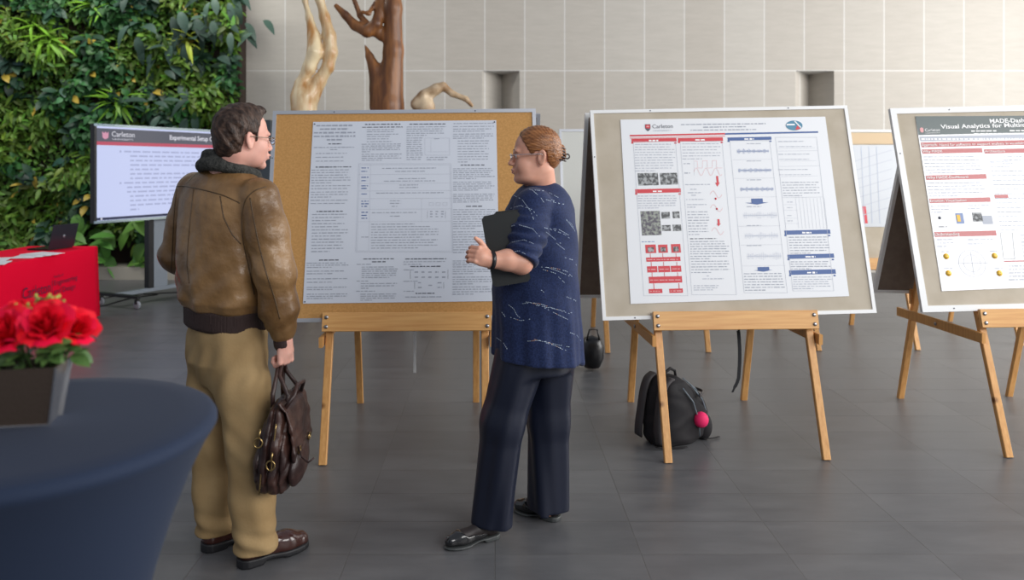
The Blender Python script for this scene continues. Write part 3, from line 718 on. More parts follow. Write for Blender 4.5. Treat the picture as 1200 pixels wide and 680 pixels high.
bb = MB(); p.rect(bb, 1165, 228.5, 1181, 232.5, 0); bb.build('heading_banner', M_brick, p.o)
p.para(1082, 184, 1150, 203, 6, 2, x0b=1085, x1b=1153); p.para(1086, 214.5, 1156, 230, 5, 2, x0b=1089); p.para(1091, 242, 1118, 249, 3, 2); p.para(1134, 241, 1163, 244.5, 2, 2)
p.para(1175, 184, 1198, 192, 3, 0); p.para(1098, 281, 1120, 289, 3, 2); p.para(1134, 281, 1168, 286, 2, 2)
p.para(1160, 190, 1200, 270, 16, 2, x0b=1172, x1b=1215, ragged=.5)
p.part('printed_photo', 1119, 250, 1128, 262.5, M_blue2); bb = MB(); p.rect(bb, 1120.5, 252, 1124.5, 260, 0, .003); bb.build('printed_photo', M_yel, p.o)
p.part('printed_photo', 1138.5, 249.4, 1150, 260, M_photo); p.part('printed_photo', 1150, 253, 1162, 263, M_inkl)
c = p.L(1101, 255.5); bb = MB(); bb.lathe([(.009, .002), (.009, .003)], (c[0], c[1], 0), 12); bb.build('dot', M_inkd, p.o); p.para(1100, 266, 1110, 266, 1, 1)
for (x, y) in ((1108.7, 300.6), (1111.4, 320.4), (1165.4, 300), (1171, 320.4)):
    c = p.L(x, y); bb = MB(); bb.lathe([(.017, .002), (.017, .003)], (c[0], c[1], 0), 20)
    for sx in (-.006, .006): bb.lathe([(.002, .0032), (.002, .0035)], (c[0] + sx, c[1] + .004, 0), 8, 1)
    bb.tube([(c[0] + .008 * math.cos(t), c[1] + .008 * math.sin(t) - .001, .0034) for t in np.linspace(PI * 1.15, PI * 1.85, 7)], .0009, 4, 1)
    bb.build('smiling_face', [M_yel, M_inkd], p.o)
    p.para(x - 6, y - 5.5, x + 5, y - 5.5, 1, 2)
c = p.L(1139, 308.7)
for rr in (.078, .05): 
    V = [(c[0] + rr * math.cos(k * PI / 20), c[1] + rr * math.sin(k * PI / 20)) for k in range(40)]
    for k in range(40):
        a = Vector(V[k]); b_ = Vector(V[(k + 1) % 40]); n_ = Vector((0, 0)) ; d_ = (b_ - a).normalized(); n_ = Vector((-d_.y, d_.x)) * .0011
        p.lines.add([(*(a - n_), .0022), (*(b_ - n_), .0022), (*(b_ + n_), .0022), (*(a + n_), .0022)], [(0, 1, 2, 3)], 2)
p.bar((1122, 308.9), (1158, 308.3), .002, 0); p.bar((1137, 295), (1141, 322), .002, 0)
for q in ((1228, 175.2, 1300, 180), (1232, 218, 1306, 223), (1240, 262, 1314, 267)):
    bb = MB(); p.rect(bb, *q, 0); bb.build('heading_banner', M_brick, p.o)
p.para(1230, 185, 1298, 212, 8, 0, x1b=1302); p.para(1235, 228, 1305, 256, 8, 0, x1b=1309); p.para(1243, 272, 1313, 298, 8, 0, x1b=1317); p.para(1195, 276, 1232, 300, 7, 0, x0b=1199, x1b=1236); p.para(1182, 312, 1320, 328, 5, 0)
p.frame(1172, 273, 1186, 303.4, 1176, 1189, mi=1, t=.0018); p.bar((1176.4, 306.5), (1290, 304), .006, 10)
p.finish()

# posters seen behind
M5 = farM[1]
p = Poster(M5, [(995, 170), (1170, 170), (1170, 266), (995, 266)], mat('poster_paper_grey', (0.55, 0.58, 0.62), .45), 'grey poster on the back row board seen in the gap beside the right-hand board')
bb = MB(); 
for k in range(7):
    y = 176 + k * 11; p.bar((998, y + 14), (1045, y), .006, 2)
for k in range(4): p.bar((1000 + k * 9, 172), (1004 + k * 9, 262), .005, 6)
bb = MB(); p.rect(bb, 1010.5, 242, 1014.5, 262, 0); bb.build('red_mark', M_red, p.o)
p.finish()
bb = MB(); a = px_local(M5, 990, 156); b_ = px_local(M5, 1060, 169)
bb.add([(a[0], a[1], .004), (b_[0], a[1], .004), (b_[0], b_[1], .004), (a[0], b_[1], .004)], [(3, 2, 1, 0)])
o = bb.build('paper_banner', mat('peach_paper', (.62, .47, .30), .7)); o.matrix_world = M5
props(o, 'peach paper strip along the top of the grey poster in the back row', 'paper strip')

# strap and white strip hanging under the boards
mb = MB(); zz = np.linspace(0, 1, 14)
pts = [Wp(865.5 + 1.5 * math.sin(t * 4) - (6 * max(0, t - .8) / .2), 388 + t * 72, 4.62) for t in zz]
for i in range(13):
    a, b_ = pts[i], pts[i + 1]; w_ = .010 if i < 12 else .006
    mb.add([a - [w_, 0, 0], a + [w_, 0, 0], b_ + [w_, 0, 0], b_ - [w_, 0, 0]], [(0, 1, 2, 3)])
    mb.add([a + [-w_, .003, 0], a + [w_, .003, 0], b_ + [w_, .003, 0], b_ + [-w_, .003, 0]], [(3, 2, 1, 0)])
# loop it up over the easel ledge behind the plank
top = pts[0]; mb.tube([top, top + [0, -.06, .05], top + [0, -.12, .10]], .006, 6)
props(mb.build('hanging_strap', mat('black_webbing', (.012, .013, .016), .7)), 'thin black strap dangling under the middle board with its twisted end loose', 'strap')
mb = MB(); a = Wp(486, 393, 5.0); b_ = Wp(486, 437, 5.0); mb.beam((a[0], 5.0, a[2] + .12), b_, .016, .004)
props(mb.build('hanging_strip', M_white), 'narrow white strip hanging below the orange cork board', 'strip')

# ================================================================ LARGE DISPLAY ON A CART
A0 = Wp(110, 144.6, 8.6); ang = math.radians(64)
u = Vector((math.cos(ang), math.sin(ang), 0)); v = Vector((0, 0, 1)); n = u.cross(v)
MT = Matrix(((u.x, v.x, n.x, A0[0]), (u.y, v.y, n.y, 8.6), (u.z, v.z, n.z, A0[2]), (0, 0, 0, 1)))
SW, SH = 1.93, 1.095
M_blk = mat('black_plastic', (.012, .012, .014), .3); M_gry = mat('grey_powder_coat', (.27, .31, .36), .45, .3); M_rub = mat('grey_rubber', (.33, .36, .40), .5)
tv = empty('presentation_display', M=MT, label='large flat display on a wheeled cart showing a slide, in front of the plant wall', cat='display')
b = MB(); b.box((SW / 2, -SH / 2, -.03), (SW, SH, .06)); b.build('casing', M_blk, tv)
b = MB(); t_ = .014
for c, d in (((SW / 2, -t_, .004), (SW, 2 * t_, .012)), ((SW / 2, -SH + t_, .004), (SW, 2 * t_, .012))): b.box(c, d)
b.build('bezel', mat('silver_bezel', (.55, .68, .74), .12, .9), tv)
b = MB()
for c, d in (((t_, -SH / 2, .0042), (2 * t_, SH - 4 * t_, .0125)), ((SW - t_, -SH / 2, .0042), (2 * t_, SH - 4 * t_, .0125))): b.box(c, d)
b.build('side_bezel', M_blk, tv)
M_scr = mat('lit_screen_white', (.02, .02, .02), .12, emit=(.60, .66, .95), estr=.92)
M_sch = mat('lit_screen_header', (.02, .02, .02), .12, emit=(.085, .09, .12), estr=1)
M_scr_r = mat('lit_screen_red', (.02, .02, .02), .12, emit=(.48, .07, .12), estr=1)
M_sct = mat('lit_screen_text', (.02, .02, .02), .12, emit=(.40, .44, .68), estr=.9); M_scw = mat('lit_screen_letters', (.02, .02, .02), .12, emit=(.72, .72, .80), estr=1)
M_scp = mat('lit_screen_pink', (.02, .02, .02), .12, emit=(.62, .28, .40), estr=1)
scr = MB(); x0, x1, y0, y1 = .028, SW - .028, -SH + .028, -.028
def sr(xa, ya, xb, yb, mi, z=.001): scr.add([(xa, yb, z), (xb, yb, z), (xb, ya, z), (xa, ya, z)], [(0, 1, 2, 3)], mi)
sr(x0, y1, x1, y0, 0)
sr(x0, y1 - .02, x1, -.235, 1, .002); sr(x0, -.195, x1, -.235, 2, .003)
put_text(scr, 'Carleton', .30 - .08, -.135, .058, .30, .004, 4); put_text(scr, 'UNIVERSITY', .23, -.172, .016, .28, .004, 4); put_text(scr, 'Experimental Setup Cont.', 1.02, -.145, .055, .80, .004, 4, bold=.015)
scr.add([(.14 + .045 * a, -.125 + .045 * c, .004) for a, c in ((-.9, .9), (-.3, .5), (0, 1), (.3, .5), (.9, .9), (.8, -.6), (0, -1), (-.8, -.6))], [(7, 6, 5, 4, 3, 2, 1, 0)], 5)
rg = random.Random(5)
for k, (ind, ln) in enumerate(((.38, 1.1), (.46, 1.35), (.46, .95), (.46, 1.3), (.46, .4), (.46, 1.2), (.46, 1.0), (.38, 1.3), (.42, 1.35), (.42, 1.0), (.46, 1.1), (.46, .9), (.46, 1.2), (.46, .12))):
    y = -.30 - k * .051; x = ind
    if k in (0, 7): sr(ind - .06, y + .01, ind - .035, y - .012, 3, .004)
    while x < ind + ln and x < 1.85:
        wl = rg.uniform(.04, .13); sr(x, y + .009, min(x + wl, ind + ln, 1.86), y - .009, 3, .004); x += wl + .022
sr(x0, -SH + .062, x1, -SH + .032, 6, .004); sr(.08, -SH + .058, .10, -SH + .038, 4, .005)
scr.build('screen', [M_scr, M_sch, M_scr_r, M_sct, M_scw, M_scp, mat('lit_taskbar', (.01, .01, .02), .15, emit=(.02, .025, .06), estr=1)], tv)
zf = -A0[2]
b = MB(); b.box((SW / 2, (zf + .12 - .25) / 2, -.12), (.20, -zf - .37, .07)); b.build('column', M_gry, tv)
b = MB(); b.box((SW / 2 - .14, (zf + .12 - .25) / 2, -.12), (.07, -zf - .37, .075)); b.build('column_edge', M_blk, tv)
zb_ = zf + .135
b = MB(); b.box((SW / 2 + .05, zb_, -.10), (1.30, .04, .07)); b.build('base_beam', M_gry, tv)
for sx in (-.60, .70):
    b = MB(); b.beam((SW / 2 + sx, zb_, -.40), (SW / 2 + sx, zb_, .26), .05, .035); fo = b.build('base_foot', M_blk, tv)
    for zz_ in (-.36, .23):
        b = MB(); R_ = Matrix.Translation((SW / 2 + sx, zf + .048, zz_)) @ Matrix.Rotation(PI / 2, 4, 'Y')
        b.lathe([(.02, -.013), (.046, -.013), (.048, 0), (.046, .013), (.02, .013)], n=20, M=R_); ca = b.build('caster', M_rub, tv)
        b = MB(); b.box((SW / 2 + sx, zf + .085, zz_), (.045, .05, .03)); b.tube([(SW / 2 + sx, zf + .10, zz_), (SW / 2 + sx, zf + .13, zz_)], .014); b.build('caster_fork', M_blk, ca)
# cables
def cable(pts, label, r=.008):
    b = MB(); b.tube(pts, r, 8); return props(b.build('power_cable', M_blk), label, 'cable', 'floor cables by the display cart')
def FP(px, py, z=.009): Y = (CAMZ - z) * F / (py - VY); return ((px - VX) / F * Y, Y, z)
cable([FP(112, 351), FP(135, 347), FP(160, 345), FP(200, 343), FP(230, 342)], 'upper of two black cables on the floor behind the display cart wheels')
cable([FP(108, 361), FP(125, 357.5), FP(142, 352.5), FP(155, 349), FP(185, 345)], 'lower black cable on the floor running from the red table to the cart')

# ================================================================ RED TABLE
M_redc = mat('red_tablecloth', (.74, .0, .028), .85, spec=.12)
M_reds = mat('dark_navy_print', (.10, .0, .035), .7)
tb = empty('exhibit_table', (-4.57, 7.42, 0), 0, 'long table under a bright red cloth with dark lettering, by the plant wall', 'table')
b = MB(); nx, ny = 16, 40; hx, hy, zt = .36, .93, .755
# top and four skirts with soft folds, as one draped cloth
ring = []
def per(t):  # perimeter param 0..4
    k = int(t) % 4; f = t - int(t)
    c = [(-hx, -hy), (hx, -hy), (hx, hy), (-hx, hy)]; a = c[k]; d = c[(k + 1) % 4]
    return a[0] + (d[0] - a[0]) * f, a[1] + (d[1] - a[1]) * f
ts = [k + f for k in range(4) for f in np.linspace(0, 1, 18, endpoint=False)]
rows = []
for lev, z in enumerate((zt, zt - .006, zt - .02, .55, .36, .18, .012)):
    row = []
    for t in ts:
        x, y = per(t); f = t - int(t); fo = (1 - z / zt)
        ex = min(f, 1 - f); amp = .035 * fo * math.exp(-(ex / .08) ** 2) + .008 * fo * math.sin(t * 21)
        g = 1 + (.0 if lev == 0 else .004); l_ = math.hypot(x, y)
        row.append((x * g + x / l_ * amp * 1.2 + (0.004 * math.copysign(1, x) if lev > 1 else 0), y * g + y / l_ * amp * 1.2, z))
    rows.append(row)
V = [p_ for r_ in rows for p_ in r_]; nr = len(ts)
fs = [(i * nr + (j + 1) % nr, i * nr + j, (i + 1) * nr + j, (i + 1) * nr + (j + 1) % nr) for i in range(len(rows) - 1) for j in range(nr)]
b.add(V, fs, 0, True); b.add(rows[0], [tuple(range(nr))], 0)
b.build('tablecloth', M_redc, tb)
# lettering on the face towards the room (+x), reading towards +y
lt = MB()
def cloth_word(t_, y, z, h, w_): 
    q = MB(); put_text(q, t_, 0, 0, h, w_, 0)
    lt.add([(hx + .022, y + a, z + c) for a, c, _ in q.v], q.f, 0)
cloth_word('Carleton', -.42, .415, .10, .44); cloth_word('UNIVERSITY', -.40, .340, .035, .40)
cloth_word('Faculty of', .08, .535, .028, .16); cloth_word('Engineering', .08, .465, .048, .42); cloth_word('and Design', .08, .380, .052, .38)
lt.add([(hx + .022, .045, .33), (hx + .022, .052, .33), (hx + .022, .052, .52), (hx + .022, .045, .52)], [(0, 1, 2, 3)])
lt.build('lettering', M_reds, tb)
for sx in (-1, 1):
    for sy in (-1, 1):
        b = MB(); b.tube([(sx * .27, sy * .8, 0), (sx * .27, sy * .8, .74)], .014, 8); b.build('leg', M_gry, tb)
# laptop: hinge line along y, lid back towards +x
lp = empty('laptop', (-4.42, 8.03, .757), math.radians(-12), 'dark open laptop seen from behind at the far end of the red table', 'laptop')
b = MB(); b.box((-.12, 0, .009), (.24, .34, .016)); b.build('keyboard_base', M_blk, lp)
R_ = Matrix.Rotation(math.radians(14), 4, 'Y')
b = MB(); b.box((.005, 0, .135), (.010, .34, .245), R_ @ Matrix.Translation((0, 0, .006))); b.build('lid', mat('dark_laptop_lid', (.035, .035, .05), .3, .4), lp)
b = MB(); b.box((-.001, 0, .135), (.003, .31, .2), R_ @ Matrix.Translation((0, 0, .006))); b.build('screen', M_blk, lp)
b = MB(); q = MB(); b.lathe([(.016, 0), (.016, .0015)], n=16, M=R_ @ Matrix.Translation((.0102, 0, .14)) @ Matrix.Rotation(PI / 2, 4, 'Y')); b.build('logo', M_gry, lp)
M_pap = mat('loose_paper', (.72, .74, .78), .5)
for (x, y, r, s_, lab, k) in ((-4.36, 7.35, .2, .30, 'fanned stack of small pale leaflets on the red table just before the laptop', 5), (-4.50, 7.0, -.15, .28, 'white sheets lying on the red table at the left picture edge, farther pair', 3), (-4.34, 6.78, .1, .30, 'white sheet lying nearest on the red table at left picture edge', 2)):
    b = MB()
    for j in range(k):
        b.box((0, 0, .0015 + .003 * j), (s_ * .7, s_, .0024), Matrix.Translation((x + j * .02, y + .035 * j, .757)) @ Matrix.Rotation(r + .25 * j, 4, 'Z'))
    o = b.build('paper_leaflets', M_pap); props(o, lab, 'papers', 'papers on the red table')
# dark strip between man's face and cork board
b = MB(); 
pa = Wp(305, 134, 8.6); b.box((pa[0], 8.6, 1.05), (.26, .16, 2.1)); 
for k in range(3): b.lathe([(.09, 0), (.08, .02), (0, .012)], n=20, M=Matrix.Translation((pa[0], 8.52, .55 + .55 * k)) @ Matrix.Rotation(PI / 2, 4, 'X'))
props(b.build('loudspeaker_column', mat('dark_blue_grey_case', (.045, .06, .075), .5)), "dark upright case mostly hidden behind the man's face, left of the cork board", 'cabinet')

# ================================================================ COCKTAIL TABLE
M_navy = mat('navy_stretch_fabric', (.014, .024, .052), .8, sheen=.04, spec=.25, bump=.05, bscale=500)
ct = empty('cocktail_table', (-.955, 1.602, 0), 0, 'round cocktail table in a tight navy stretch cover, left foreground', 'table')
prof = [(0, 1.07), (.30, 1.07), (.352, 1.069), (.364, 1.064), (.370, 1.054), (.370, 1.046), (.364, 1.036), (.350, 1.015), (.318, .95), (.286, .87), (.25, .76), (.222, .65), (.205, .54), (.20, .44), (.205, .33), (.222, .22), (.25, .12), (.285, .03), (.29, .012)]
b = MB(); nn = 96; V = []
for r, z in prof:
    for j in range(nn):
        a = 2 * PI * j / nn; k = max(0, min(1, (1.03 - z) / .9)); 
        rr = r * (1 + .06 * math.sin(k * PI / 2) * (math.cos(4 * a + .5)) * (1 if z < 1.03 else 0))
        V.append((rr * math.cos(a), rr * math.sin(a), z))
b.add(V, [(i * nn + (j + 1) % nn, i * nn + j, (i + 1) * nn + j, (i + 1) * nn + (j + 1) % nn) for i in range(len(prof) - 1) for j in range(nn)], 0, True)
b.build('stretch_cover', M_navy, ct)
b = MB(); b.lathe([(.355, 1.062), (.355, 1.04), (.02, 1.04)]); b.lathe([(.03, 1.04), (.03, .03), (.26, .02), (.26, .002)]); b.build('pedestal', M_blk, ct)
# planter box
M_box = mat('bronze_planter_front', (.085, .062, .048), .4, .5, bump=.1, bscale=200); M_mir = mat('brushed_silver_edge', (.55, .55, .56), .22, .9)
pl = empty('planter_box', (-.894, 1.587, 1.0705), math.radians(11), 'tapered bronze planter box with silver edges, standing on the navy table', 'planter')
b = MB(); W0, W1, D0, D1, Hh = .27, .285, .070, .082, .118; d0 = .0
def quadbox(b, bot, top, mi=0):
    b.add(bot + top, [(0, 1, 5, 4), (1, 2, 6, 5), (2, 3, 7, 6), (3, 0, 4, 7), (3, 2, 1, 0)], mi)
quadbox(b, [(-W0, 0, 0), (-.006, 0, 0), (-.006, D0, 0), (-W0, D0, 0)], [(-W1, -.012, Hh), (.012, -.012, Hh), (.012, D1, Hh), (-W1, D1, Hh)])
quadbox(b, [(-W0 + .006, .006, .006), (-.012, .006, .006), (-.012, D0 - .006, .006), (-W0 + .006, D0 - .006, .006)], [(-W1 + .006, -.006, Hh), (.006, -.006, Hh), (.006, D1 - .006, Hh), (-W1 + .006, D1 - .006, Hh)])
b.add([(-W1, -.012, Hh), (.012, -.012, Hh), (.012, D1, Hh), (-W1, D1, Hh), (-W1 + .006, -.006, Hh), (.006, -.006, Hh), (.006, D1 - .006, Hh), (-W1 + .006, D1 - .006, Hh)], [(0, 1, 5, 4), (1, 2, 6, 5), (2, 3, 7, 6), (3, 0, 4, 7)])
b.build('box', M_box, pl)
b = MB(); b.beam((-.002, -.001, 0), (.015, -.013, Hh), .005, .004); b.beam((-.002, D0, 0), (.015, D1, Hh), .005, .004); b.beam((-W0, -.001, .002), (-.002, -.001, .002), .004, .005, side=(0, 0, 1))
b.add([(-.0045, 0, 0), (-.0045, D0, 0), (.0135, D1, Hh), (.0135, -.012, Hh)], [(0, 1, 2, 3)])
b.build('side_plate', M_mir, pl)
b = MB(); b.box((-.14, .05, Hh - .02), (.26, .10, .01)); b.build('soil', mat('dark_moss', (.02, .03, .012), .9), pl)
# roses
M_rose = mat('red_rose_petal', (.62, .002, .010), .6, var=(.80, .006, .03), vscale=25, spec=.2); M_rose2 = mat('rose_petal_pinkish', (.80, .006, .05), .6, spec=.2)
M_lf = mat('rose_leaf_green', (.055, .13, .03), .45, var=(.12, .22, .06), vscale=30); M_stem = mat('green_stem', (.06, .12, .03), .6); M_bud = mat('yellow_green_buds', (.42, .45, .08), .6)
def leaf_geo(b, base, d, nrm, L_, w_, mi=0, fold=.25, bend=.25):
    d = Vector(d).normalized(); nrm = Vector(nrm); nrm = (nrm - d * nrm.dot(d)).normalized(); s_ = d.cross(nrm); base = Vector(base)
    V = []
    for i in range(6):
        t = i / 5; ww = w_ * (math.sin(PI * min(1, t * .93 + .06)) ** .8) / 2
        c = base + d * L_ * t - nrm * bend * L_ * t * t
        V += [c - s_ * ww + nrm * fold * ww, c, c + s_ * ww + nrm * fold * ww]
    fs = []
    for i in range(5):
        a = i * 3; fs += [(a, a + 1, a + 4, a + 3), (a + 1, a + 2, a + 5, a + 4)]
    b.add(V, fs, mi, True)
def rose(center, R, tilt, seed, label, base):
    rg = random.Random(seed); C = Vector(center)
    root = empty('red_rose', tuple(base), 0, label, 'flower', 'red roses in the planter box')
    up = Vector(tilt).normalized(); Q = up.to_track_quat('Z', 'Y').to_matrix().to_4x4(); Mx = Matrix.Translation(C - Vector(base)) @ Q
    b = MB()
    lay = [(3, .22, .95, .05), (4, .42, .90, .12), (5, .66, .78, .25), (6, .90, .62, .45), (6, 1.12, .42, .72)]
    for li, (k, rr, hh, open_) in enumerate(lay):
        for j in range(k):
            a0 = 2 * PI * (j + rg.uniform(-.15, .15)) / k + li * .7; span = 2 * PI / k * .72
            V = []; nu, nv = 7, 6
            for iv in range(nv):
                t = iv / (nv - 1)
                for iu in range(nu):
                    s_ = iu / (nu - 1) * 2 - 1
                    wdt = span * (.60 + .45 * math.sin(PI * min(1, t * .55 + .2)))
                    a = a0 + s_ * wdt * .8
                    lipf = max(0, t - .72) / .28
                    rad = R * (rr * (.25 + .75 * t ** .7) * (.8 + open_ * .5 * t) + .20 * lipf ** 1.5 * (open_ + .25)) * (1 + .05 * math.sin(5 * s_ + j))
                    z = R * (-.75 + (hh + .72) * t * (1 - .20 * s_ ** 4) - open_ * .28 * lipf - .06 * lipf * math.cos(3 * s_ + li))
                    V.append(Mx @ Vector((rad * math.cos(a), rad * math.sin(a), z)))
            fs = [(iv * nu + iu, iv * nu + iu + 1, (iv + 1) * nu + iu + 1, (iv + 1) * nu + iu) for iv in range(nv - 1) for iu in range(nu - 1)]
            b.add(V, fs, 0 if li < 3 else rg.choice((0, 1)), True)
    b.build('petals', [M_rose, M_rose2], root)
    b = MB(); e_ = C - Vector(base) - up * R * .7; b.tube([(0, 0, 0), e_ * .5 + Vector((.004, 0, 0)), e_], .0028, 6); b.build('stem', M_stem, root)
    for j in range(6):
        a = rg.uniform(0, 2 * PI); b = MB(); f_ = rg.uniform(.35, .95)
        leaf_geo(b, e_ * f_, (math.cos(a), math.sin(a) - .3, rg.uniform(-.2, .5)), (0, 0, 1), rg.uniform(.035, .06), rg.uniform(.022, .034), 0, .2, rg.uniform(.1, .5)); b.build('leaf', M_lf, root)
    return root
def RP(px, py, Y): return tuple(Wp(px, py, Y))
zr_ = 1.0705 + Hh - .02
for i, (px, py, Y, R, tl, lab) in enumerate(((54, 380, 1.57, .036, (.15, -.7, .6), 'largest full red rose at the centre front of the planter'), (91, 383, 1.62, .030, (.6, -.4, .55), 'red rose drooping over the right end of the planter'), (8, 388, 1.56, .037, (-.1, -.7, .6), 'red rose cut by the left picture edge, front row'), (22, 367, 1.66, .030, (0, -.3, .8), 'paler red rose behind at upper left of the bunch'), (112, 372, 1.67, .0, (.5, 0, .6), ''), (73, 368, 1.66, .022, (.3, -.2, .8), 'small red rose peeking between the front roses near the table lettering'))):
    if R == 0: continue
    c = RP(px, py, Y); rose(c, R, tl, i + 11, lab, (min(c[0] * .6 - .94 * .4, -.90), 1.63, zr_))
# greenery sprays
rg = random.Random(4)
sp = empty('greenery_spray', (-1.0, 1.635, zr_), 0, 'mixed green leaves and yellow buds filling the planter under the red roses', 'foliage', None)
for k in range(44):
    px = rg.uniform(-25, 96); py = rg.uniform(396, 428); Y = rg.uniform(1.575, 1.68); 
    if px > 60: py = rg.uniform(392, 418)
    c = Vector(RP(px, py, Y)) - Vector(sp.location); b = MB(); a = rg.uniform(0, 2 * PI)
    leaf_geo(b, c, (math.cos(a), math.sin(a) * .6 - .5, rg.uniform(-.5, .6)), (0, -.7, 1), rg.uniform(.028, .05), rg.uniform(.018, .03), 0, .2, .3); b.build('leaf', M_lf, sp)
for (px, py) in ((38, 372), (28, 366), (60, 356), (66, 362), (30, 388), (45, 400), (17, 372), (52, 353)):
    c = Vector(RP(px, py, 1.61)) - Vector(sp.location); b = MB()
    b.tube([(c.x, c.y + .02, 0), tuple(c)], .0015, 5, 1)
    for j in range(9):
        q = c + Vector((rg.uniform(-.014, .014), rg.uniform(-.01, .01), rg.uniform(-.008, .016))); b.lathe([(0, -.004), (.0035, -.001), (.003, .003), (0, .005)], tuple(q), 6)
    for j in range(4):
        a = rg.uniform(0, 2 * PI); leaf_geo(b, c, (math.cos(a), math.sin(a), .6), (0, 0, 1), .028, .014, 2, .2, .3)
    b.build('bud_cluster', [M_bud, M_stem, M_lf], sp)

# ================================================================ BACKPACK
bpk = empty('backpack', tuple(Wp(787, 524, 4.60) * [1, 1, 0]), 0, 'black and grey backpack slumped on the floor between the middle easel legs', 'backpack')
bo = np.array(bpk.location, np.float32)
Rb = rotz(math.radians(30))
def bp_fn(P):
    q = (P - bo) @ Rb
    z = q[:, 2]
    Z = [0, .04, .12, .22, .30, .355, .385]; 
    d = column(q, Z, [-.155, -.165, -.16, -.15, -.135, -.11, -.07], [.145, .175, .175, .145, .10, .045, .0], [-.11, -.13, -.135, -.13, -.12, -.10, -.06], [.10, .12, .13, .12, .11, .09, .05], 3.2)
    d = smin(d, ell(q, (.13, -.02, .15), (.085, .11, .13)), .03)
    d = d + .0035 * np.sin(q[:, 0] * 38 + 3 * np.sin(z * 22)) * np.sin(z * 31 + q[:, 1] * 20)
    return d
M_bpk = mat('black_nylon', (.012, .012, .014), .7, var=(.022, .020, .022), vscale=6, bump=.15, bscale=350, spec=.25); M_bpg = mat('charcoal_nylon', (.045, .04, .043), .6, bump=.15, bscale=350)
sdf_obj('bag_body', bp_fn, bo + [-.26, -.24, -.01], bo + [.3, .24, .43], .007, M_bpk, bpk, bo, iters=2)
def bw(x, y, z): return tuple(np.asarray(Rb @ np.array([x, y, z])))
def panel_on(fn, o0, pts_uv, off, name, m, parent, R=Rb, flip=1):
    pass
# side panel, straps, handle, pocket
def strap(pts, wd, th, name, m, parent=bpk, side=(0, 1, 0)):
    b = MB(); A = np.array(pts, float); n = len(A); T_ = np.arange(n); tt = np.linspace(0, n - 1, (n - 1) * 5 + 1)
    Q_ = np.stack([np.interp(tt, T_, A[:, k]) for k in range(3)], 1)
    for _ in range(6): Q_[1:-1] = (Q_[:-2] + 2 * Q_[1:-1] + Q_[2:]) / 4
    sd = Vector(side).normalized(); V = []
    for i, q in enumerate(Q_):
        t = Vector(tuple(Q_[min(i + 1, len(Q_) - 1)] - Q_[max(i - 1, 0)])).normalized(); s_ = (sd - t * sd.dot(t)).normalized(); nn_ = t.cross(s_); q = Vector(tuple(q))
        V += [q + s_ * wd * a + nn_ * th * c for a, c in ((-.5, -.25), (-.4, .5), (0, .62), (.4, .5), (.5, -.25), (0, -.4))]
    m_ = len(Q_); fs = [(i * 6 + j, i * 6 + (j + 1) % 6, (i + 1) * 6 + (j + 1) % 6, (i + 1) * 6 + j) for i in range(m_ - 1) for j in range(6)] + [tuple(range(5, -1, -1)), tuple((m_ - 1) * 6 + j for j in range(6))]
    b.add(V, fs, 0, True); return b.build(name, m, parent)
for sy in (-.075, .075):
    strap([bw(*q) for q in ((-.07, sy, .385), (-.120, sy, .365), (-.150, sy, .29), (-.168, sy, .18), (-.180, sy * 1.1, .09), (-.172, sy * 1.2, .03))], .062, .016, 'shoulder_strap', M_bpg, side=bw(0, 1, 0))
b = MB(); b.tube([bw(-.09, -.03, .375), bw(-.075, -.03, .41), bw(-.03, -.02, .425), bw(.015, -.01, .405), bw(.03, 0, .37)], [.008, .008, .009, .008, .008], 8); b.build('top_handle', M_bpk, bpk)
b = MB(); b.tube([bw(-.03, -.125, .335), bw(.04, -.135, .25), bw(.075, -.145, .14), bw(.085, -.14, .05)], .004, 6); b.tube([bw(.05, -.10, .34), bw(.12, -.125, .25), bw(.17, -.115, .15), bw(.18, -.11, .06)], .0045, 6); b.tube([bw(.03, -.06, .37), bw(.13, -.06, .295), bw(.19, -.06, .20)], .004, 6); b.build('piping', mat('grey_blue_piping', (.13, .16, .19), .5), bpk)
strap([bw(.09, -.135, .275), bw(.15, -.10, .285), bw(.20, -.04, .27), bw(.215, .03, .265)], .018, .006, 'compression_strap', M_bpg, side=(0, 0, 1))
bb_ = MB(); 
def pk_fn(P):
    q = (P - bo) @ Rb
    return np.maximum(ell(q, (.175, -.065, .075), (.055, .065, .085)), q[:, 2] - .145)
sdf_obj('side_pocket', pk_fn, bo + [.02, -.3, -.01], bo + [.32, .12, .18], .006, M_bpk, bpk, bo)
strap([bw(.15, -.10, .012), bw(.21, -.12, .008), bw(.27, -.11, .006)], .016, .004, 'loose_strap', M_bpk, side=bw(0, 1, 0))
strap([bw(-.2, -.09, .02), bw(-.12, -.12, .010), bw(-.02, -.15, .008)], .016, .004, 'loose_strap', M_bpk, side=bw(0, 1, 0))
pc = Wp(821.5, 492, 4.52); b = MB()
nU, nV = 24, 12
prof = [(.043 * math.sin(PI * k / nV), -.045 * math.cos(PI * k / nV)) for k in range(nV + 1)]
b.lathe(prof, tuple(pc), 24)
props(b.build('pink_ball', mat('hot_pink_knit', (.80, .015, .13), .7, bump=.3, bscale=250)), 'hot pink fuzzy ball tucked in the backpack side pocket', 'ball')
# dark rounded bag behind
b = MB(); c = Wp(694, 362, 6.2)
b.lathe([(0, -.13), (.06, -.12), (.09, -.05), (.095, .03), (.07, .11), (0, .13)], (c[0], 6.2, .14), 20)
b.tube([(c[0] - .05, 6.15, .24), (c[0] - .03, 6.12, .33), (c[0] + .03, 6.12, .33), (c[0] + .05, 6.15, .24)], .007, 6)
props(b.build('round_bag', M_blk), 'small black rounded bag on the floor behind, between the woman and the middle board', 'bag')

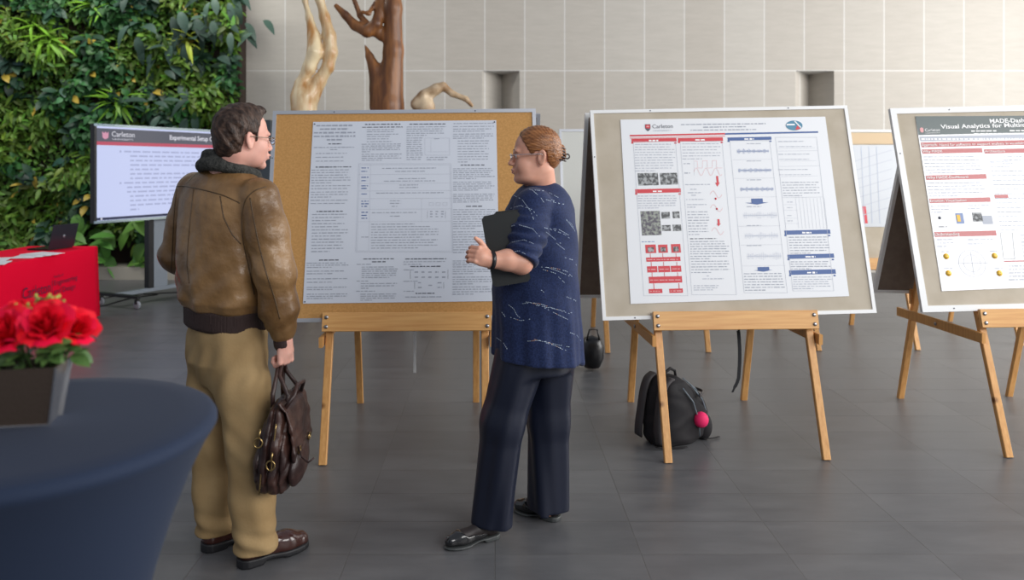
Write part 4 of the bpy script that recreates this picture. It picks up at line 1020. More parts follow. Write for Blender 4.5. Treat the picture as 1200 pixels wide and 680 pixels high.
# ================================================================ SCULPTURES
M_pale = mat('pale_carved_wood', (.50, .24, .07), .35, var=(.80, .66, .42), vscale=3.4, vstretch=(3, 3, .8), coat=.2, vr=(.35, .6))
M_brn = mat('brown_carved_wood', (.10, .035, .012), .48, var=(.28, .11, .03), vscale=3.0, vstretch=(5, 5, .6), coat=.1)
M_tan = mat('tan_driftwood', (.33, .20, .10), .5, var=(.62, .48, .32), vscale=6, vr=(.4, .6))
YS = 8.6
def sp3(px, py, dy=0): q = Wp(px, py, YS + dy); return (q[0], YS + dy, q[2])
def sc1(P):
    d = chain(P, [sp3(356, 128), sp3(357, 112), sp3(360, 104)], [.115, .11, .09], .05)
    left = chain(P, [sp3(352, 112), sp3(352, 98, -.02), sp3(362, 80, -.04), sp3(369, 62, -.04), sp3(368, 41), sp3(362.5, 20), sp3(357, 0), sp3(354, -14)], [.09, .065, .080, .075, .06, .05, .04, .04], .03)
    right = chain(P, [sp3(364, 110), sp3(374, 96), sp3(384, 80), sp3(388, 62), sp3(386.5, 41), sp3(380.5, 20), sp3(374.5, 0), sp3(371, -14)], [.11, .085, .07, .06, .07, .07, .05, .05], .03)
    base = chain(P, [sp3(356, 122), (sp3(358, 150)[0], YS, 1.6), (sp3(360, 150)[0], YS, .0)], [.12, .14, .17], .08)
    d = smin(smin(left, right, .03), smin(d, base, .05), .05)
    return d - .012 * np.sin(P[:, 2] * 9 + 3 * P[:, 0])
lo = np.array([sp3(335, 0)[0], YS - .35, -.02]); hi = np.array([sp3(402, 0)[0] + .0, YS + .35, 3.65])
o = sdf_obj('wood_sculpture', sc1, lo, hi, .02, M_pale, iters=2)
props(o, 'tall pale forked wood sculpture with two rising curved limbs, behind the cork board', 'sculpture', 'carved wood sculptures by the stone wall')
def sc2(P):
    trunk = chain(P, [(sp3(455, 0)[0], YS, 0), sp3(455, 180), sp3(456, 125), sp3(461, 60), sp3(460.5, 10), sp3(460, -14)], [.20, .20, .155, .105, .095, .09], .05)
    gr = cone(P, sp3(463, 130, -.2), sp3(461, 10, -.17), .03, .025)
    trunk = smax(trunk, -gr, .03)
    spike = chain(P, [sp3(447, 125), sp3(446, 104), sp3(440, 82), sp3(433, 66), sp3(428, 53)], [.13, .12, .075, .045, .012], .02)
    arm = chain(P, [sp3(446, -12), sp3(446, 10), sp3(441, 28, -.05), sp3(430, 37, -.05), sp3(416, 30), sp3(405, 18), sp3(394, 7)], [.05, .055, .06, .065, .055, .045, .028], .02)
    arm2 = chain(P, [sp3(430, 28), sp3(422, 18), sp3(412, -8)], [.04, .03, .025], .03)
    arm3 = chain(P, [sp3(424, 14, -.1), sp3(432, 16, -.1), sp3(440, 2)], [.02, .025, .02], .02)
    j = chain(P, [sp3(440, 36), sp3(447, 42)], [.06, .06])
    d = smin(smin(trunk, spike, .05), arm, .03); d = smin(d, smin(arm2, arm3, .02), .03); return smin(d, j, .05)
lo = np.array([sp3(388, 0)[0], YS - .35, -.02]); hi = np.array([sp3(486, 0)[0], YS + .35, 3.65])
o = sdf_obj('wood_sculpture', sc2, lo, hi, .016, M_brn, iters=1)
props(o, 'dark brown carved trunk sculpture with a hooked arm and a spike, behind the cork board', 'sculpture', 'carved wood sculptures by the stone wall')
def sc3(P):
    d = chain(P, [sp3(489, 122), sp3(498, 113), sp3(512, 104), sp3(519, 101), sp3(530, 110), sp3(546, 116), sp3(553, 124)], [.075, .075, .06, .045, .035, .03, .022], .02)
    base = chain(P, [(sp3(506, 0)[0], YS, 0), sp3(499, 125)], [.15, .10], .03)
    sc = ell(P, sp3(505, 112, -.10), (.07, .06, .05)); d = smin(d, base, .03); return smax(d, -sc, .02)
lo = np.array([sp3(474, 0)[0], YS - .3, -.02]); hi = np.array([sp3(560, 0)[0], YS + .3, 2.7])
o = sdf_obj('wood_sculpture', sc3, lo, hi, .014, M_tan, iters=1)
props(o, 'small knotted driftwood piece with a thin curling branch just above the cork board', 'sculpture', 'carved wood sculptures by the stone wall')

# ================================================================ PLANT WALL
def leaf_mat():
    m = mat('living_wall_leaves', (.05, .12, .02), .45, spec=.35); N = m.node_tree.nodes; L = m.node_tree.links
    at = N.new('ShaderNodeAttribute'); at.attribute_name = 'leafcol'; L.new(at.outputs['Color'], N['Principled BSDF'].inputs['Base Color'])
    return m
M_leaf = leaf_mat()
def leaves(name, base, d, nrm, Ln, Wd, colr, bend, off=(0, 0, 0), parent=None, fold=.22):
    k = len(base); d = d / np.linalg.norm(d, axis=1)[:, None]; nrm = nrm - d * (nrm * d).sum(1)[:, None]; nrm /= np.linalg.norm(nrm, axis=1)[:, None]; s_ = np.cross(d, nrm)
    V = []
    for t in np.linspace(0, 1, 6):
        ww = (Wd * (math.sin(PI * min(1, t * .93 + .06)) ** .8) / 2)[:, None]
        c = base + d * (Ln * t)[:, None] - nrm * (bend * Ln * t * t)[:, None]
        V += [c - s_ * ww + nrm * fold * ww, c, c + s_ * ww + nrm * fold * ww]
    V = np.stack(V, 1).reshape(-1, 3) - np.asarray(off)
    f = []
    for i in range(5):
        a = i * 3; f += [(a, a + 1, a + 4, a + 3), (a + 1, a + 2, a + 5, a + 4)]
    Fq = (np.arange(k)[:, None, None] * 18 + np.array(f)[None]).reshape(-1, 4)
    o = mesh_arrays(name, V, Fq, M_leaf, parent)
    at = o.data.attributes.new('leafcol', 'FLOAT_COLOR', 'POINT'); cc = np.repeat(np.c_[colr, np.ones(k)], 18, 0).astype(np.float32)
    at.data.foreach_set('color', cc.ravel()); return o
X0, X1 = -7.7, wx(281, 11.5); K = 13500
x = RNG.uniform(X0, X1, K); z = RNG.uniform(.34, 4.3, K)
edge = .42 + .14 * np.sin(x * 3.1) + .08 * np.sin(x * 9); keep = z > edge; x, z = x[keep], z[keep]; K = len(x)
def fld(x, z, s, ph): return np.sin(x * s + ph + 1.7 * np.sin(z * s * .8 + ph)) * np.cos(z * s * 1.1 - ph + 1.3 * np.sin(x * s * .7))
f1 = fld(x, z, 2.3, .4); f2 = fld(x, z, 3.7, 2.1); f3 = fld(x, z, 5.5, 4.4)
kind = np.where(f1 > .28, 0, np.where(f2 > .15, 1, np.where(f3 > .3, 3, 2)))
Ln = np.choose(kind, [RNG.uniform(.11, .19, K), RNG.uniform(.10, .15, K), RNG.uniform(.07, .12, K), RNG.uniform(.15, .22, K)])
Wd = Ln * np.choose(kind, [np.full(K, .34), np.full(K, .62), np.full(K, .50), np.full(K, .55)])
cb = np.array([[.105, .20, .028], [.035, .115, .035], [.075, .17, .025], [.030, .075, .045]])[kind]
colr = cb * RNG.uniform(.55, 1.5, K)[:, None] * (1 + RNG.normal(0, .1, (K, 3)))
yl = RNG.random(K) < .012; colr[yl] = (.45, .33, .05)
y = 11.58 - RNG.uniform(0, .22, K) - .16 * np.clip(f2, -1, 1) - .1 * (f3 > .2)
base = np.c_[x, y, z]
d = np.c_[RNG.normal(0, .75, K), RNG.uniform(-.9, -.15, K), RNG.normal(-.35, .55, K)]
nrm = np.c_[RNG.normal(0, .35, K), np.full(K, -.8), RNG.uniform(.3, 1.2, K)]
o = leaves('climbing_foliage', base, d, nrm, Ln, Wd, np.clip(colr, .004, 1), RNG.uniform(.1, .5, K))
props(o, 'dense mixed green foliage covering the plant wall at left', 'plant wall', kind='stuff')
def plant(px, py, k, L_, W_, c, lab, droop=0.0, spread=1.0):
    q = Wp(px, py, 11.2); off = (q[0], 11.3, q[2]); a = RNG.uniform(0, 2 * PI, k)
    base = np.tile([q[0], 11.3, q[2]], (k, 1)) + np.c_[RNG.normal(0, .05 * spread, k), RNG.uniform(-.08, .05, k), RNG.normal(0, .05 * spread, k)] * (3 if spread > 1 else 1)
    d = np.c_[np.cos(a), -RNG.uniform(.35, .9, k), np.sin(a) * .9 + .2 - droop]; nrm = np.c_[np.zeros(k), np.full(k, -.7), np.full(k, 1.0)]
    o = leaves('hanging_plant', base, d, nrm, RNG.uniform(.75, 1.2, k) * L_, RNG.uniform(.8, 1.2, k) * W_, np.array(c) * RNG.uniform(.7, 1.35, k)[:, None], RNG.uniform(.3, .9, k), off)
    o.location = off; props(o, lab, 'plant', 'distinct plants on the living wall')
bright = (.15, .33, .025); dark = (.045, .085, .065); mid = (.08, .22, .04)
plant(54, 46, 26, .29, .045, bright, 'bright green spiky plant high on the wall toward the left')
plant(136, 120, 24, .29, .045, bright, 'bright green spiky plant just above the display screen')
plant(36, 30, 16, .24, .04, bright, 'bright green spiky tuft nearest the upper left corner')
plant(108, 8, 18, .24, .04, bright, 'bright green spiky tuft at the top edge above the middle of the plant wall')
plant(218, 46, 20, .24, .045, (.36, .44, .05), 'yellow-green spidery plant below the hanging dark leaves at upper right')
plant(232, 22, 34, .26, .13, dark, 'dark broad-leaved plant hanging at the upper right of the plant wall', .9, 2.6)
plant(190, 44, 16, .24, .12, dark, 'dark broad-leaved plant left of the upper right hanging leaves', .9, 1.6)
plant(262, 20, 16, .24, .12, (.07, .12, .09), 'grey-green drooping leaves at the top by the stone wall edge', 1.0, 1.5)
plant(118, 288, 16, .30, .14, mid, 'broad-leaved plant drooping at the bottom edge between table and display', .6, 1.6)
plant(170, 268, 16, .26, .20, (.13, .28, .05), 'round-leaved plant under the lower right of the display', .5, 1.6)
plant(88, 275, 16, .26, .16, (.10, .24, .045), 'glossy broad-leaved plant just right of the laptop', .5, 1.6)
plant(205, 130, 14, .30, .12, dark, "dark bluish large-leaved plant above the display's right half", .3, 1.6)
b = MB(); q = Wp(292, 43, 11.6); b.tube([(wx(276, 11.7), 11.6, q[2] + .02), (q[0] - .05, 11.45, q[2] + .04), (q[0], 11.4, q[2])], .006, 6, 1)
leaf_geo(b, (q[0] - .08, 11.4, q[2] + .02), (1, -.2, -.1), (0, -1, .3), .20, .14, 0, .1, .1)
props(b.build('stray_leaf', [mat('leaf_green_flat', (.06, .15, .06), .5), M_stem]), 'single round leaf poking out over the stone wall', 'leaf')

# ================================================================ PEOPLE
M_skin = mat('skin_fair', (.66, .34, .27), .48, var=(.72, .40, .32), vscale=18, spec=.35)
M_skinw = mat('skin_warm', (.66, .33, .23), .42, var=(.72, .38, .275), vscale=18, spec=.4)
for m_ in (M_skin, M_skinw):
    b_ = m_.node_tree.nodes['Principled BSDF']; b_.inputs['Subsurface Weight'].default_value = .12; b_.inputs['Subsurface Radius'].default_value = (.012, .005, .003)
M_lip = mat('lip_rose', (.42, .12, .11), .4); M_eyew = mat('eye_white', (.75, .72, .70), .2); M_iris = mat('eye_iris', (.06, .07, .08), .15)

def head_sdf(Q, fem=False):
    """Q in head coordinates: x forward, y left, z up"""
    A = Q.copy(); A[:, 1] = np.abs(A[:, 1])           # left-right symmetric
    d = ell(A, (-.012, 0, .034), (.098, .076, .088))
    d = smin(d, ell(A, (.026, 0, -.028), (.062, .058, .082)), .03)
    d = smin(d, ell(A, (.030, .022, -.068), (.046, .036, .040)), .025)          # jaw
    d = smin(d, ell(A, (.074, 0, -.100), (.020, .023, .017)), .018)            # chin
    d = smin(d, ell(A, (.052, .036, -.034), (.028, .022, .024)), .02)          # cheek
    d = smin(d, ell(A, (.078, .020, .020), (.014, .030, .010)), .014)          # brow
    d = smax(d, -ell(A, (.096, .031, -.002), (.020, .019, .012)), .012)         # socket
    d = smin(d, ell(A, (.072, .031, -.002), (.0145, .0155, .0125)), .004)      # lids
    n = cone(A, (.086, 0, .012), (.107, 0, -.030), .0072, .0102)
    n = smin(n, ell(A, (.097, .0105, -.036), (.0125, .0085, .0080)), .006)
    n = smin(n, ell(A, (.107, 0, -.033), (.0105, .010, .0088)), .006)
    d = smin(d, n, .009)
    d = smin(d, ell(A, (.084, 0, -.064), (.019, .028, .020)), .01)             # muzzle
    d = smin(d, ell(A, (.0985, .006, -.0600), (.0085, .020, .0056)), .003)
    d = smin(d, ell(A, (.0965, 0, -.0715), (.009, .019, .0062)), .003)
    d = smax(d, -ell(A, (.106, .010, -.0650), (.011, .022, .0014)), .002)
    d = smax(d, -ell(A, (.100, 0, -.084), (.010, .020, .005)), .008)
    ex = -.012 if not fem else -.022
    Re = rotz(math.radians(-22)) @ roty(math.radians(-12))
    ear = ell(A, (ex, .080, -.010), (.019, .0075, .033), Re)
    ear = smax(ear, -ell(A, (ex + .003, .087, -.006), (.010, .006, .018), Re), .003)
    ear = smin(ear, ell(A, (ex + .001, .079, -.037), (.009, .006, .009)), .005)
    d = smin(d, ear, .006)
    if fem:
        d = smin(d, ell(A, (.028, .014, -.098), (.052, .046, .026)), .03)
        d = smin(d, ell(A, (.052, .040, -.050), (.026, .022, .026)), .02)
    return d
def hand_sdf(P, W0, palm_dir, thumb_side, nrm, curl, r=.0085, L_=(.085, .095, .088, .070), pal=.088, wid=.080, thumb=None, fat=1.0, spreadf=1.0):
    """W0 wrist; palm_dir wrist->knuckles; thumb_side across palm; nrm = palm normal (side fingers curl to)"""
    W0 = np.asarray(W0, float); p = np.asarray(palm_dir, float); p /= np.linalg.norm(p); s = np.asarray(thumb_side, float); s -= p * (s @ p); s /= np.linalg.norm(s)
    nn = np.cross(p, s); nn = nn if nn @ np.asarray(nrm) > 0 else -nn
    R = np.stack([p, s, nn], 1).astype(np.float32)
    c = W0 + p * pal * .52
    d = ell(P, c, (pal * .58, wid * .5, .017 * fat), R)
    d = smin(d, ell(P, W0 + p * pal * .35 + s * wid * .28 + nn * .008, (pal * .34, .020, .018), R), .012)
    d = smin(d, cone(P, W0 - p * .01, W0 + p * .03, .027 * fat, .024 * fat), .02)
    for i in range(4):
        off = (1.5 - i) * wid * .25 * spreadf
        k = W0 + p * (pal * (.98 - .03 * abs(i - 1.2))) + s * off
        pts = [k - p * .02, k]; rs = [r * 1.05, r * 1.08]; a = 0; L = L_[i]
        for seg, (f, ca) in enumerate(zip((.45, .30, .25), curl)):
            a += ca; dr = p * math.cos(a) + nn * math.sin(a); pts.append(pts[-1] + dr * L * f); rs.append(r * (1.0 - .10 * (seg + 1)))
        f_ = chain(P, pts[:2] + pts[2:], rs, .003)
        d = smin(d, f_, .0045)
    if thumb:
        pts = [W0 + p * thumb[0][0] + s * thumb[0][1] + nn * thumb[0][2]]
        for q in thumb[1:]: pts.append(W0 + p * q[0] + s * q[1] + nn * q[2])
        d = smin(d, chain(P, pts, [.013, .0115, .0105, .008][:len(pts)], .004), .006)
    return d

# ------------------------------------------------------------ MAN
OM = np.array([-1.057, 3.243, 0])
man = empty('person', tuple(OM), 0, 'man in brown leather jacket and khaki trousers seen from behind, holding a dark briefcase', 'person')
PB = math.radians(55); Rt = rotz(PB); TC = np.array([-1.105, 3.25, 0], np.float32)      # torso frame
def tw(x, y, z): return np.asarray(TC + Rt @ np.array([x, y, z], np.float32), float)
PH = math.radians(42); Rh = rotz(PH) @ roty(math.radians(3)); HC = Wp(286, 162, 3.22).astype(np.float32); HS = 1.06
def mh(P): return ((P - HC) @ Rh) / HS
hw = Wp(334, 402, 3.13)          # right wrist
SR = tw(.0, -.205, 1.472); ER = Wp(322, 318, 3.08); WR = Wp(331, 396, 3.13)
SL = tw(.0, .205, 1.485); EL = Wp(198, 300, 3.42) + np.array([.035, 0, .0]); WL = tw(.20, .16, 1.02)
fw_ = np.array([math.cos(math.radians(60)), math.sin(math.radians(60)), 0]); inw = np.array([-math.sin(math.radians(60)), math.cos(math.radians(60)), 0])
def man_body(P):
    d = head_sdf(mh(P)) * HS
    nk = cone(P, HC + Rh @ np.array([-.03, 0, -.06]), tw(-.01, 0, 1.54), .062, .072)
    d = smin(d, nk, .02)
    to = column((P - TC) @ Rt, [.80, .95, 1.1, 1.3, 1.42, 1.50], [-.12, -.12, -.12, -.11, -.10, -.06], [.12, .13, .14, .12, .10, .05], [-.15, -.16, -.16, -.17, -.16, -.06], [.15, .16, .16, .17, .16, .06])
    d = smin(d, to, .03)
    for S_, E_, W_ in ((SR, ER, hw), (SL, EL, WL)): d = smin(d, chain(P, [S_, E_, W_], [.055, .042, .028], .01), .02)
    d = smin(d, hand_sdf(P, hw, (.03, .02, -1), fw_, inw, (1.05, 1.35, .9), r=.0098, thumb=[(.02, .022, .012), (.050, .036, .030), (.078, .026, .048), (.098, .012, .052)], pal=.078, wid=.082, L_=(.075, .082, .078, .064), fat=1.05), .01)
    for a in legsM: d = smin(d, chain(P, a, [.09, .055, .04], .01), .02)
    return d
RH_, RK, RA = Wp(276, 392, 3.20), Wp(293, 520, 3.15), Wp(298, 634, 3.165)
LH_, LK, LA = Wp(252, 392, 3.34), Wp(249, 520, 3.32), Wp(252, 620, 3.32)
legsM = [[RH_, RK, RA], [LH_, LK, LA]]
def paint_face(HCx, Rx, s):
    def f(C):
        q = ((C - HCx) @ Rx) / s; mi = np.zeros(len(C), int)
        a = (q[:, 0] > .088) & (np.abs(q[:, 1]) < .021 - (np.abs(q[:, 2] + .0655)) * .9) & (q[:, 2] < -.0560) & (q[:, 2] > -.0765); mi[a] = 1
        return mi
    return f
sdf_obj('body', man_body, [-1.45, 2.95, .02], [-.68, 3.62, 1.88], .0032, [M_skin, M_lip], man, OM, paint_face(HC, Rh, HS), iters=1)

# hair
M_hairm = mat('dark_brown_hair', (.022, .011, .007), .5, var=(.075, .042, .028), vscale=2.0, vstretch=(18, 60, 14), bump=.6, bscale=2, bstretch=(30, 130, 30), vr=(.4, .62), spec=.4)
def man_hair(P):
    q = mh(P); A = q.copy(); A[:, 1] = np.abs(A[:, 1])
    d = ell(A, (-.016, 0, .040), (.108, .087, .094)); d = smin(d, ell(A, (-.055, 0, -.02), (.062, .068, .07)), .03)
    d = smin(d, ell(A, (.025, .0, .108), (.058, .055, .022)), .02)
    xh = np.interp(q[:, 2], [-.06, -.01, .02, .05, .075, .10, .14], [-.035, .026, .024, .026, .040, .066, .075])
    zl = np.interp(q[:, 0], [-.12, -.07, -.035, -.03, .012, .014, .03], [-.085, -.085, -.07, .012, .015, -.018, -.014])
    d = smax(d, np.maximum(q[:, 0] - xh, zl - q[:, 2]), .010)
    z_, y_ = q[:, 2], q[:, 1]
    n = np.sin(y_ * 190 + 4 * np.sin(z_ * 40 + q[:, 0] * 30)) * np.sin(z_ * 55 + q[:, 0] * 70) + .6 * np.sin(q[:, 0] * 160 + z_ * 90)
    return (d - .0022 * n) * HS
sdf_obj('hair', man_hair, HC - [.16, .16, .13], HC + [.16, .16, .18], .0032, M_hairm, man, OM, iters=0)
def glasses(RX, C0, s, parent, off, mrim, ex):
    def T(x, y, z): return tuple(np.asarray(C0 + RX @ (np.array([x, y, z]) * s) - off))
    b = MB()
    for sy in (-1, 1):
        b.tube([T(.106 - .004 * abs(math.cos(a)), sy * .032 + .021 * math.cos(a), -.004 + .014 * math.sin(a)) for a in np.linspace(0, 2 * PI, 20, endpoint=False)], .0011 * s, 6, closed=True)
        b.tube([T(.102, sy * .054, .002), T(.09, sy * .068, .004), T(.04, sy * .0785, .004), T(ex, sy * .083, .004), T(ex - .014, sy * .083, -.012)], .0016 * s, 6)
    b.tube([T(.106, -.011, .001), T(.111, 0, .005), T(.106, .011, .001)], .001 * s, 6)
    g = b.build('eyeglasses', mrim, parent)
    for sy in (-1, 1):
        b = MB(); V = [T(.106, sy * .032, -.004)] + [T(.104, sy * .032 + .020 * math.cos(a), -.004 + .0135 * math.sin(a)) for a in np.linspace(0, 2 * PI, 20, endpoint=False)]
        b.add(V, [(0, i + 1, (i + 1) % 20 + 1) for i in range(20)], 0, True); b.build('lens', M_lens, g)
M_lens = mat('eyeglass_lens', (.9, .92, .95), .05); M_lens.node_tree.nodes['Principled BSDF'].inputs['Transmission Weight'].default_value = 1.0; M_lens.node_tree.nodes['Principled BSDF'].inputs['IOR'].default_value = 1.05
M_rim = mat('thin_metal_rim', (.25, .20, .16), .3, .9); M_rim2 = mat('silver_rim', (.75, .75, .78), .2, 1.0)
glasses(Rh, HC, HS, man, OM, M_rim, -.012)

M_jac = mat('worn_brown_leather', (.11, .052, .014), .38, var=(.33, .19, .08), vscale=4.5, bump=.35, bscale=38, spec=.55, detail=7, vr=(.36, .70))
M_rib = mat('dark_brown_ribbing', (.030, .014, .012), .75, bump=.4, bscale=6, bstretch=(60, 60, 2))
M_shear = mat('charcoal_shearling', (.016, .017, .015), .9, var=(.05, .05, .045), vscale=60, bump=1.0, bscale=110)
M_seam = mat('dark_stitched_leather', (.075, .042, .016), .5)
def folds(P, amp, k, seed):
    r = np.random.default_rng(seed); d = 0
    for i in range(3):
        a = r.normal(0, 1, 3); a /= np.linalg.norm(a); b = r.normal(0, 1, 3); b /= np.linalg.norm(b)
        d = d + np.sin(k * (1 + .5 * i) * (P @ a.astype(np.float32)) + 2.2 * np.sin(k * .55 * (P @ b.astype(np.float32)) + i)) / (1 + .5 * i)
    return amp * d
def sleeveR(P):
    d = chain(P, [SR + [0, 0, -.005], (SR + ER) / 2 + [.004, -.008, 0], ER, (ER * .45 + WR * .55), WR + [0, 0, .03]], [.082, .079, .074, .072, .052], .04)
    t = P[:, 2]
    wr = np.exp(-((t - ER[2] - .02) / .10) ** 2) * np.sin(t * 70 + P[:, 0] * 40 + 2 * np.sin(P[:, 1] * 30)) * .0022 + np.exp(-((t - WR[2] - .07) / .06) ** 2) * np.sin(t * 85 - P[:, 0] * 55) * .0035
    return d + wr
def sleeveL(P):
    d = chain(P, [SL, (SL + EL) / 2, EL, WL], [.084, .080, .072, .055], .03)
    return d + np.sin(P[:, 2] * 60 + P[:, 0] * 30) * .004 * np.exp(-((P[:, 2] - EL[2]) / .12) ** 2)
def jacket_torso(P):
    q = (P - TC) @ Rt
    zq = q[:, 2] - .06 * q[:, 1]
    q2 = q.copy(); q2[:, 2] = zq
    d = column(q2, [1.005, 1.02, 1.055, 1.13, 1.22, 1.35, 1.45, 1.515, 1.56, 1.60], [-.128, -.150, -.168, -.172, -.168, -.162, -.148, -.120, -.085, -.05], [.15, .17, .18, .18, .17, .165, .15, .12, .09, .06], [-.165, -.185, -.205, -.215, -.218, -.222, -.220, -.20, -.15, -.09], [.165, .185, .205, .215, .218, .222, .220, .20, .15, .09], 2.3)
    z = q[:, 2]; y = q[:, 1]
    back = q[:, 0] < .05
    f = .008 * np.exp(-((z - 1.04) / .06) ** 2) * np.sin(y * 46 + 1.2 * np.sin(z * 30)) + .0035 * np.exp(-((z - 1.13) / .09) ** 2) * np.sin(z * 55 - np.abs(y) * 48 + .8) + .0040 * np.sin(y * 34 + 5 * z) * np.clip((1.40 - z) * 4, 0, 1) * np.clip((z - 1.05) * 8, 0, 1)
    return d + f
def jacket(P):
    d = smin(jacket_torso(P), sleeveR(P), .014); d = smin(d, sleeveL(P), .014)
    return d + folds(P, .0008, 60, 3)
sdf_obj('leather_jacket', jacket, [-1.48, 2.9, .86], [-.72, 3.72, 1.68], .0055, M_jac, man, OM, iters=1)
def band(P):
    q = (P - TC) @ Rt; q = q.copy(); q[:, 2] -= .06 * q[:, 1]
    return column(q, [.935, .95, 1.015, 1.03], [-.140, -.146, -.148, -.14], [.15, .157, .16, .15], [-.178, -.183, -.185, -.18], [.178, .183, .185, .18], 2.3) + .0015 * np.sin(np.arctan2(q[:, 0], q[:, 1]) * 90)
sdf_obj('waistband', band, [-1.37, 2.98, .89], [-.85, 3.52, 1.07], .005, M_rib, man, OM)
sdf_obj('cuff', lambda P: cone(P, WR + [0, 0, .035], WR + [.002, .002, -.022], .040, .037), WR - [.08, .08, .08], WR + [.08, .08, .09], .004, M_rib, man, OM)
def collar(P):
    q = (P - TC) @ Rt
    a = np.linspace(math.radians(58), math.radians(302), 22)
    pts = [tw(.014 + .106 * math.cos(t), .108 * math.sin(t), 1.592 + .030 * -math.cos(t) - .02) for t in a]
    pts2 = [tw(.012 + .090 * math.cos(t), .092 * math.sin(t), 1.636 + .030 * -math.cos(t) - .02) for t in a]
    d = chain(P, pts, [.024] * 22, .01); d2 = chain(P, pts2, [.016] * 22, .01)
    ends = smin(chain(P, [pts[0], tw(.125, .07, 1.50), tw(.15, .06, 1.42)], [.024, .024, .015], .01), chain(P, [pts[-1], tw(.125, -.07, 1.50), tw(.15, -.06, 1.42)], [.024, .024, .015], .01), .01)
    d = smin(smin(d, d2, .02), ends, .012)
    return d + .0016 * np.sin(P[:, 0] * 330) * np.sin(P[:, 1] * 310) * np.sin(P[:, 2] * 320)
sdf_obj('shearling_collar', collar, [-1.32, 3.02, 1.33], [-.82, 3.5, 1.74], .0045, M_shear, man, OM)
# seams following the leather
def seam(path, fn, name='seam', r=.0028, parent=None, m=None, dirv=None, t0=-.45, t1=.35):
    dv = Rt @ np.array([1, 0, 0], np.float32) if dirv is None else np.asarray(dirv, np.float32)
    O = np.array([p_ + dv * t0 for p_ in path]); pts = [q for q in cast(fn, O, np.tile(dv, (len(O), 1)), 0, t1 - t0) if q is not None]
    if len(pts) < 3: return
    b = MB(); b.tube([tuple(q - OM) for q in pts], r, 6); return b.build(name, m or M_seam, man)
for path in ([(204, 219), (216, 218), (240, 223), (262, 229), (281, 238)], [(227, 222), (224, 250), (221, 280), (219, 310), (222, 332)], [(207, 222), (204, 250), (202, 290), (200, 325)], [(258, 230), (262, 255), (272, 275), (282, 286)],
             [(312, 219), (298, 223), (287, 234), (283, 255), (285, 285), (293, 320), (298, 345)], [(293, 232), (297, 255), (303, 285), (312, 320), (322, 350), (328, 374)]):
    T_ = np.linspace(0, len(path) - 1, 34); xs_ = np.interp(T_, range(len(path)), [q[0] for q in path]); ys_ = np.interp(T_, range(len(path)), [q[1] for q in path])
    for _ in range(4): xs_[1:-1] = (xs_[:-2] + 2 * xs_[1:-1] + xs_[2:]) / 4; ys_[1:-1] = (ys_[:-2] + 2 * ys_[1:-1] + ys_[2:]) / 4
    D_ = np.stack([(xs_ - VX) / F, np.ones(34), -(ys_ - VY) / F], 1); hit = [q for q in cast(jacket, np.tile([0, 0, CAMZ], (34, 1)), D_, 2.85, 3.7, 260) if q is not None]
    if len(hit) > 3: b = MB(); b.tube([tuple(q - OM) for q in hit], .0024, 6); b.build('seam', M_seam, man)

M_kha = mat('khaki_cotton', (.31, .205, .095), .85, var=(.37, .255, .125), vscale=7, bump=.1, bscale=120, spec=.2)
def trousers(P):
    q = (P - TC) @ Rt
    hip = column(q, [.70, .80, .90, 1.0], [-.09, -.138, -.13, -.125], [.07, .12, .14, .14], [-.12, -.158, -.162, -.155], [.12, .158, .162, .155], 2.2)
    r = chain(P, [RH_ + [0, 0, -.02], RH_ * .5 + RK * .5, RK, RK * .45 + RA * .55, RA + [.004, .002, -.06]], [.120, .104, .088, .085, .084], .04)
    l = chain(P, [LH_ + [0, 0, -.02], LH_ * .5 + LK * .5, LK, LK * .45 + LA * .55, LA + [0, 0, -.06]], [.115, .100, .084, .080, .078], .04)
    d = smin(smin(r, l, .012), hip, .035)
    z = P[:, 2]; x = P[:, 0]
    f = .006 * np.exp(-((z - .10) / .06) ** 2) * np.sin(z * 75 + x * 30) + .0025 * np.exp(-((z - .52) / .10) ** 2) * np.sin(z * 60 + x * 55) + .003 * np.exp(-((z - .80) / .08) ** 2) * np.sin(z * 45 - x * 70 + P[:, 1] * 30) + .003 * np.sin(x * 60 + 8 * z + 1.5 * np.sin(z * 5))
    d = d + f
    return smax(d, .058 + .02 * ((x + 1.1) < 0) * 0 - z, .004)
sdf_obj('khaki_trousers', trousers, [-1.40, 2.92, .04], [-.76, 3.56, 1.04], .0055, M_kha, man, OM)
M_shoe = mat('dark_brown_shoe_leather', (.045, .014, .010), .22, spec=.6, coat=.5); M_sole = mat('black_rubber_sole', (.010, .010, .012), .5)
def foot_frame(heel, toe):
    h = np.array([*heel, 0], np.float32); t = np.array([*toe, 0], np.float32); L_ = np.linalg.norm(t - h); a = math.atan2(t[1] - h[1], t[0] - h[0]); return h, rotz(a), L_
def halfw(x, L_, wd): return np.interp(x / L_, [0, .03, .10, .25, .42, .62, .75, .88, .96, 1.0], np.array([.0, .55, .80, .84, .78, 1.0, 1.02, .82, .50, 0]) * wd)
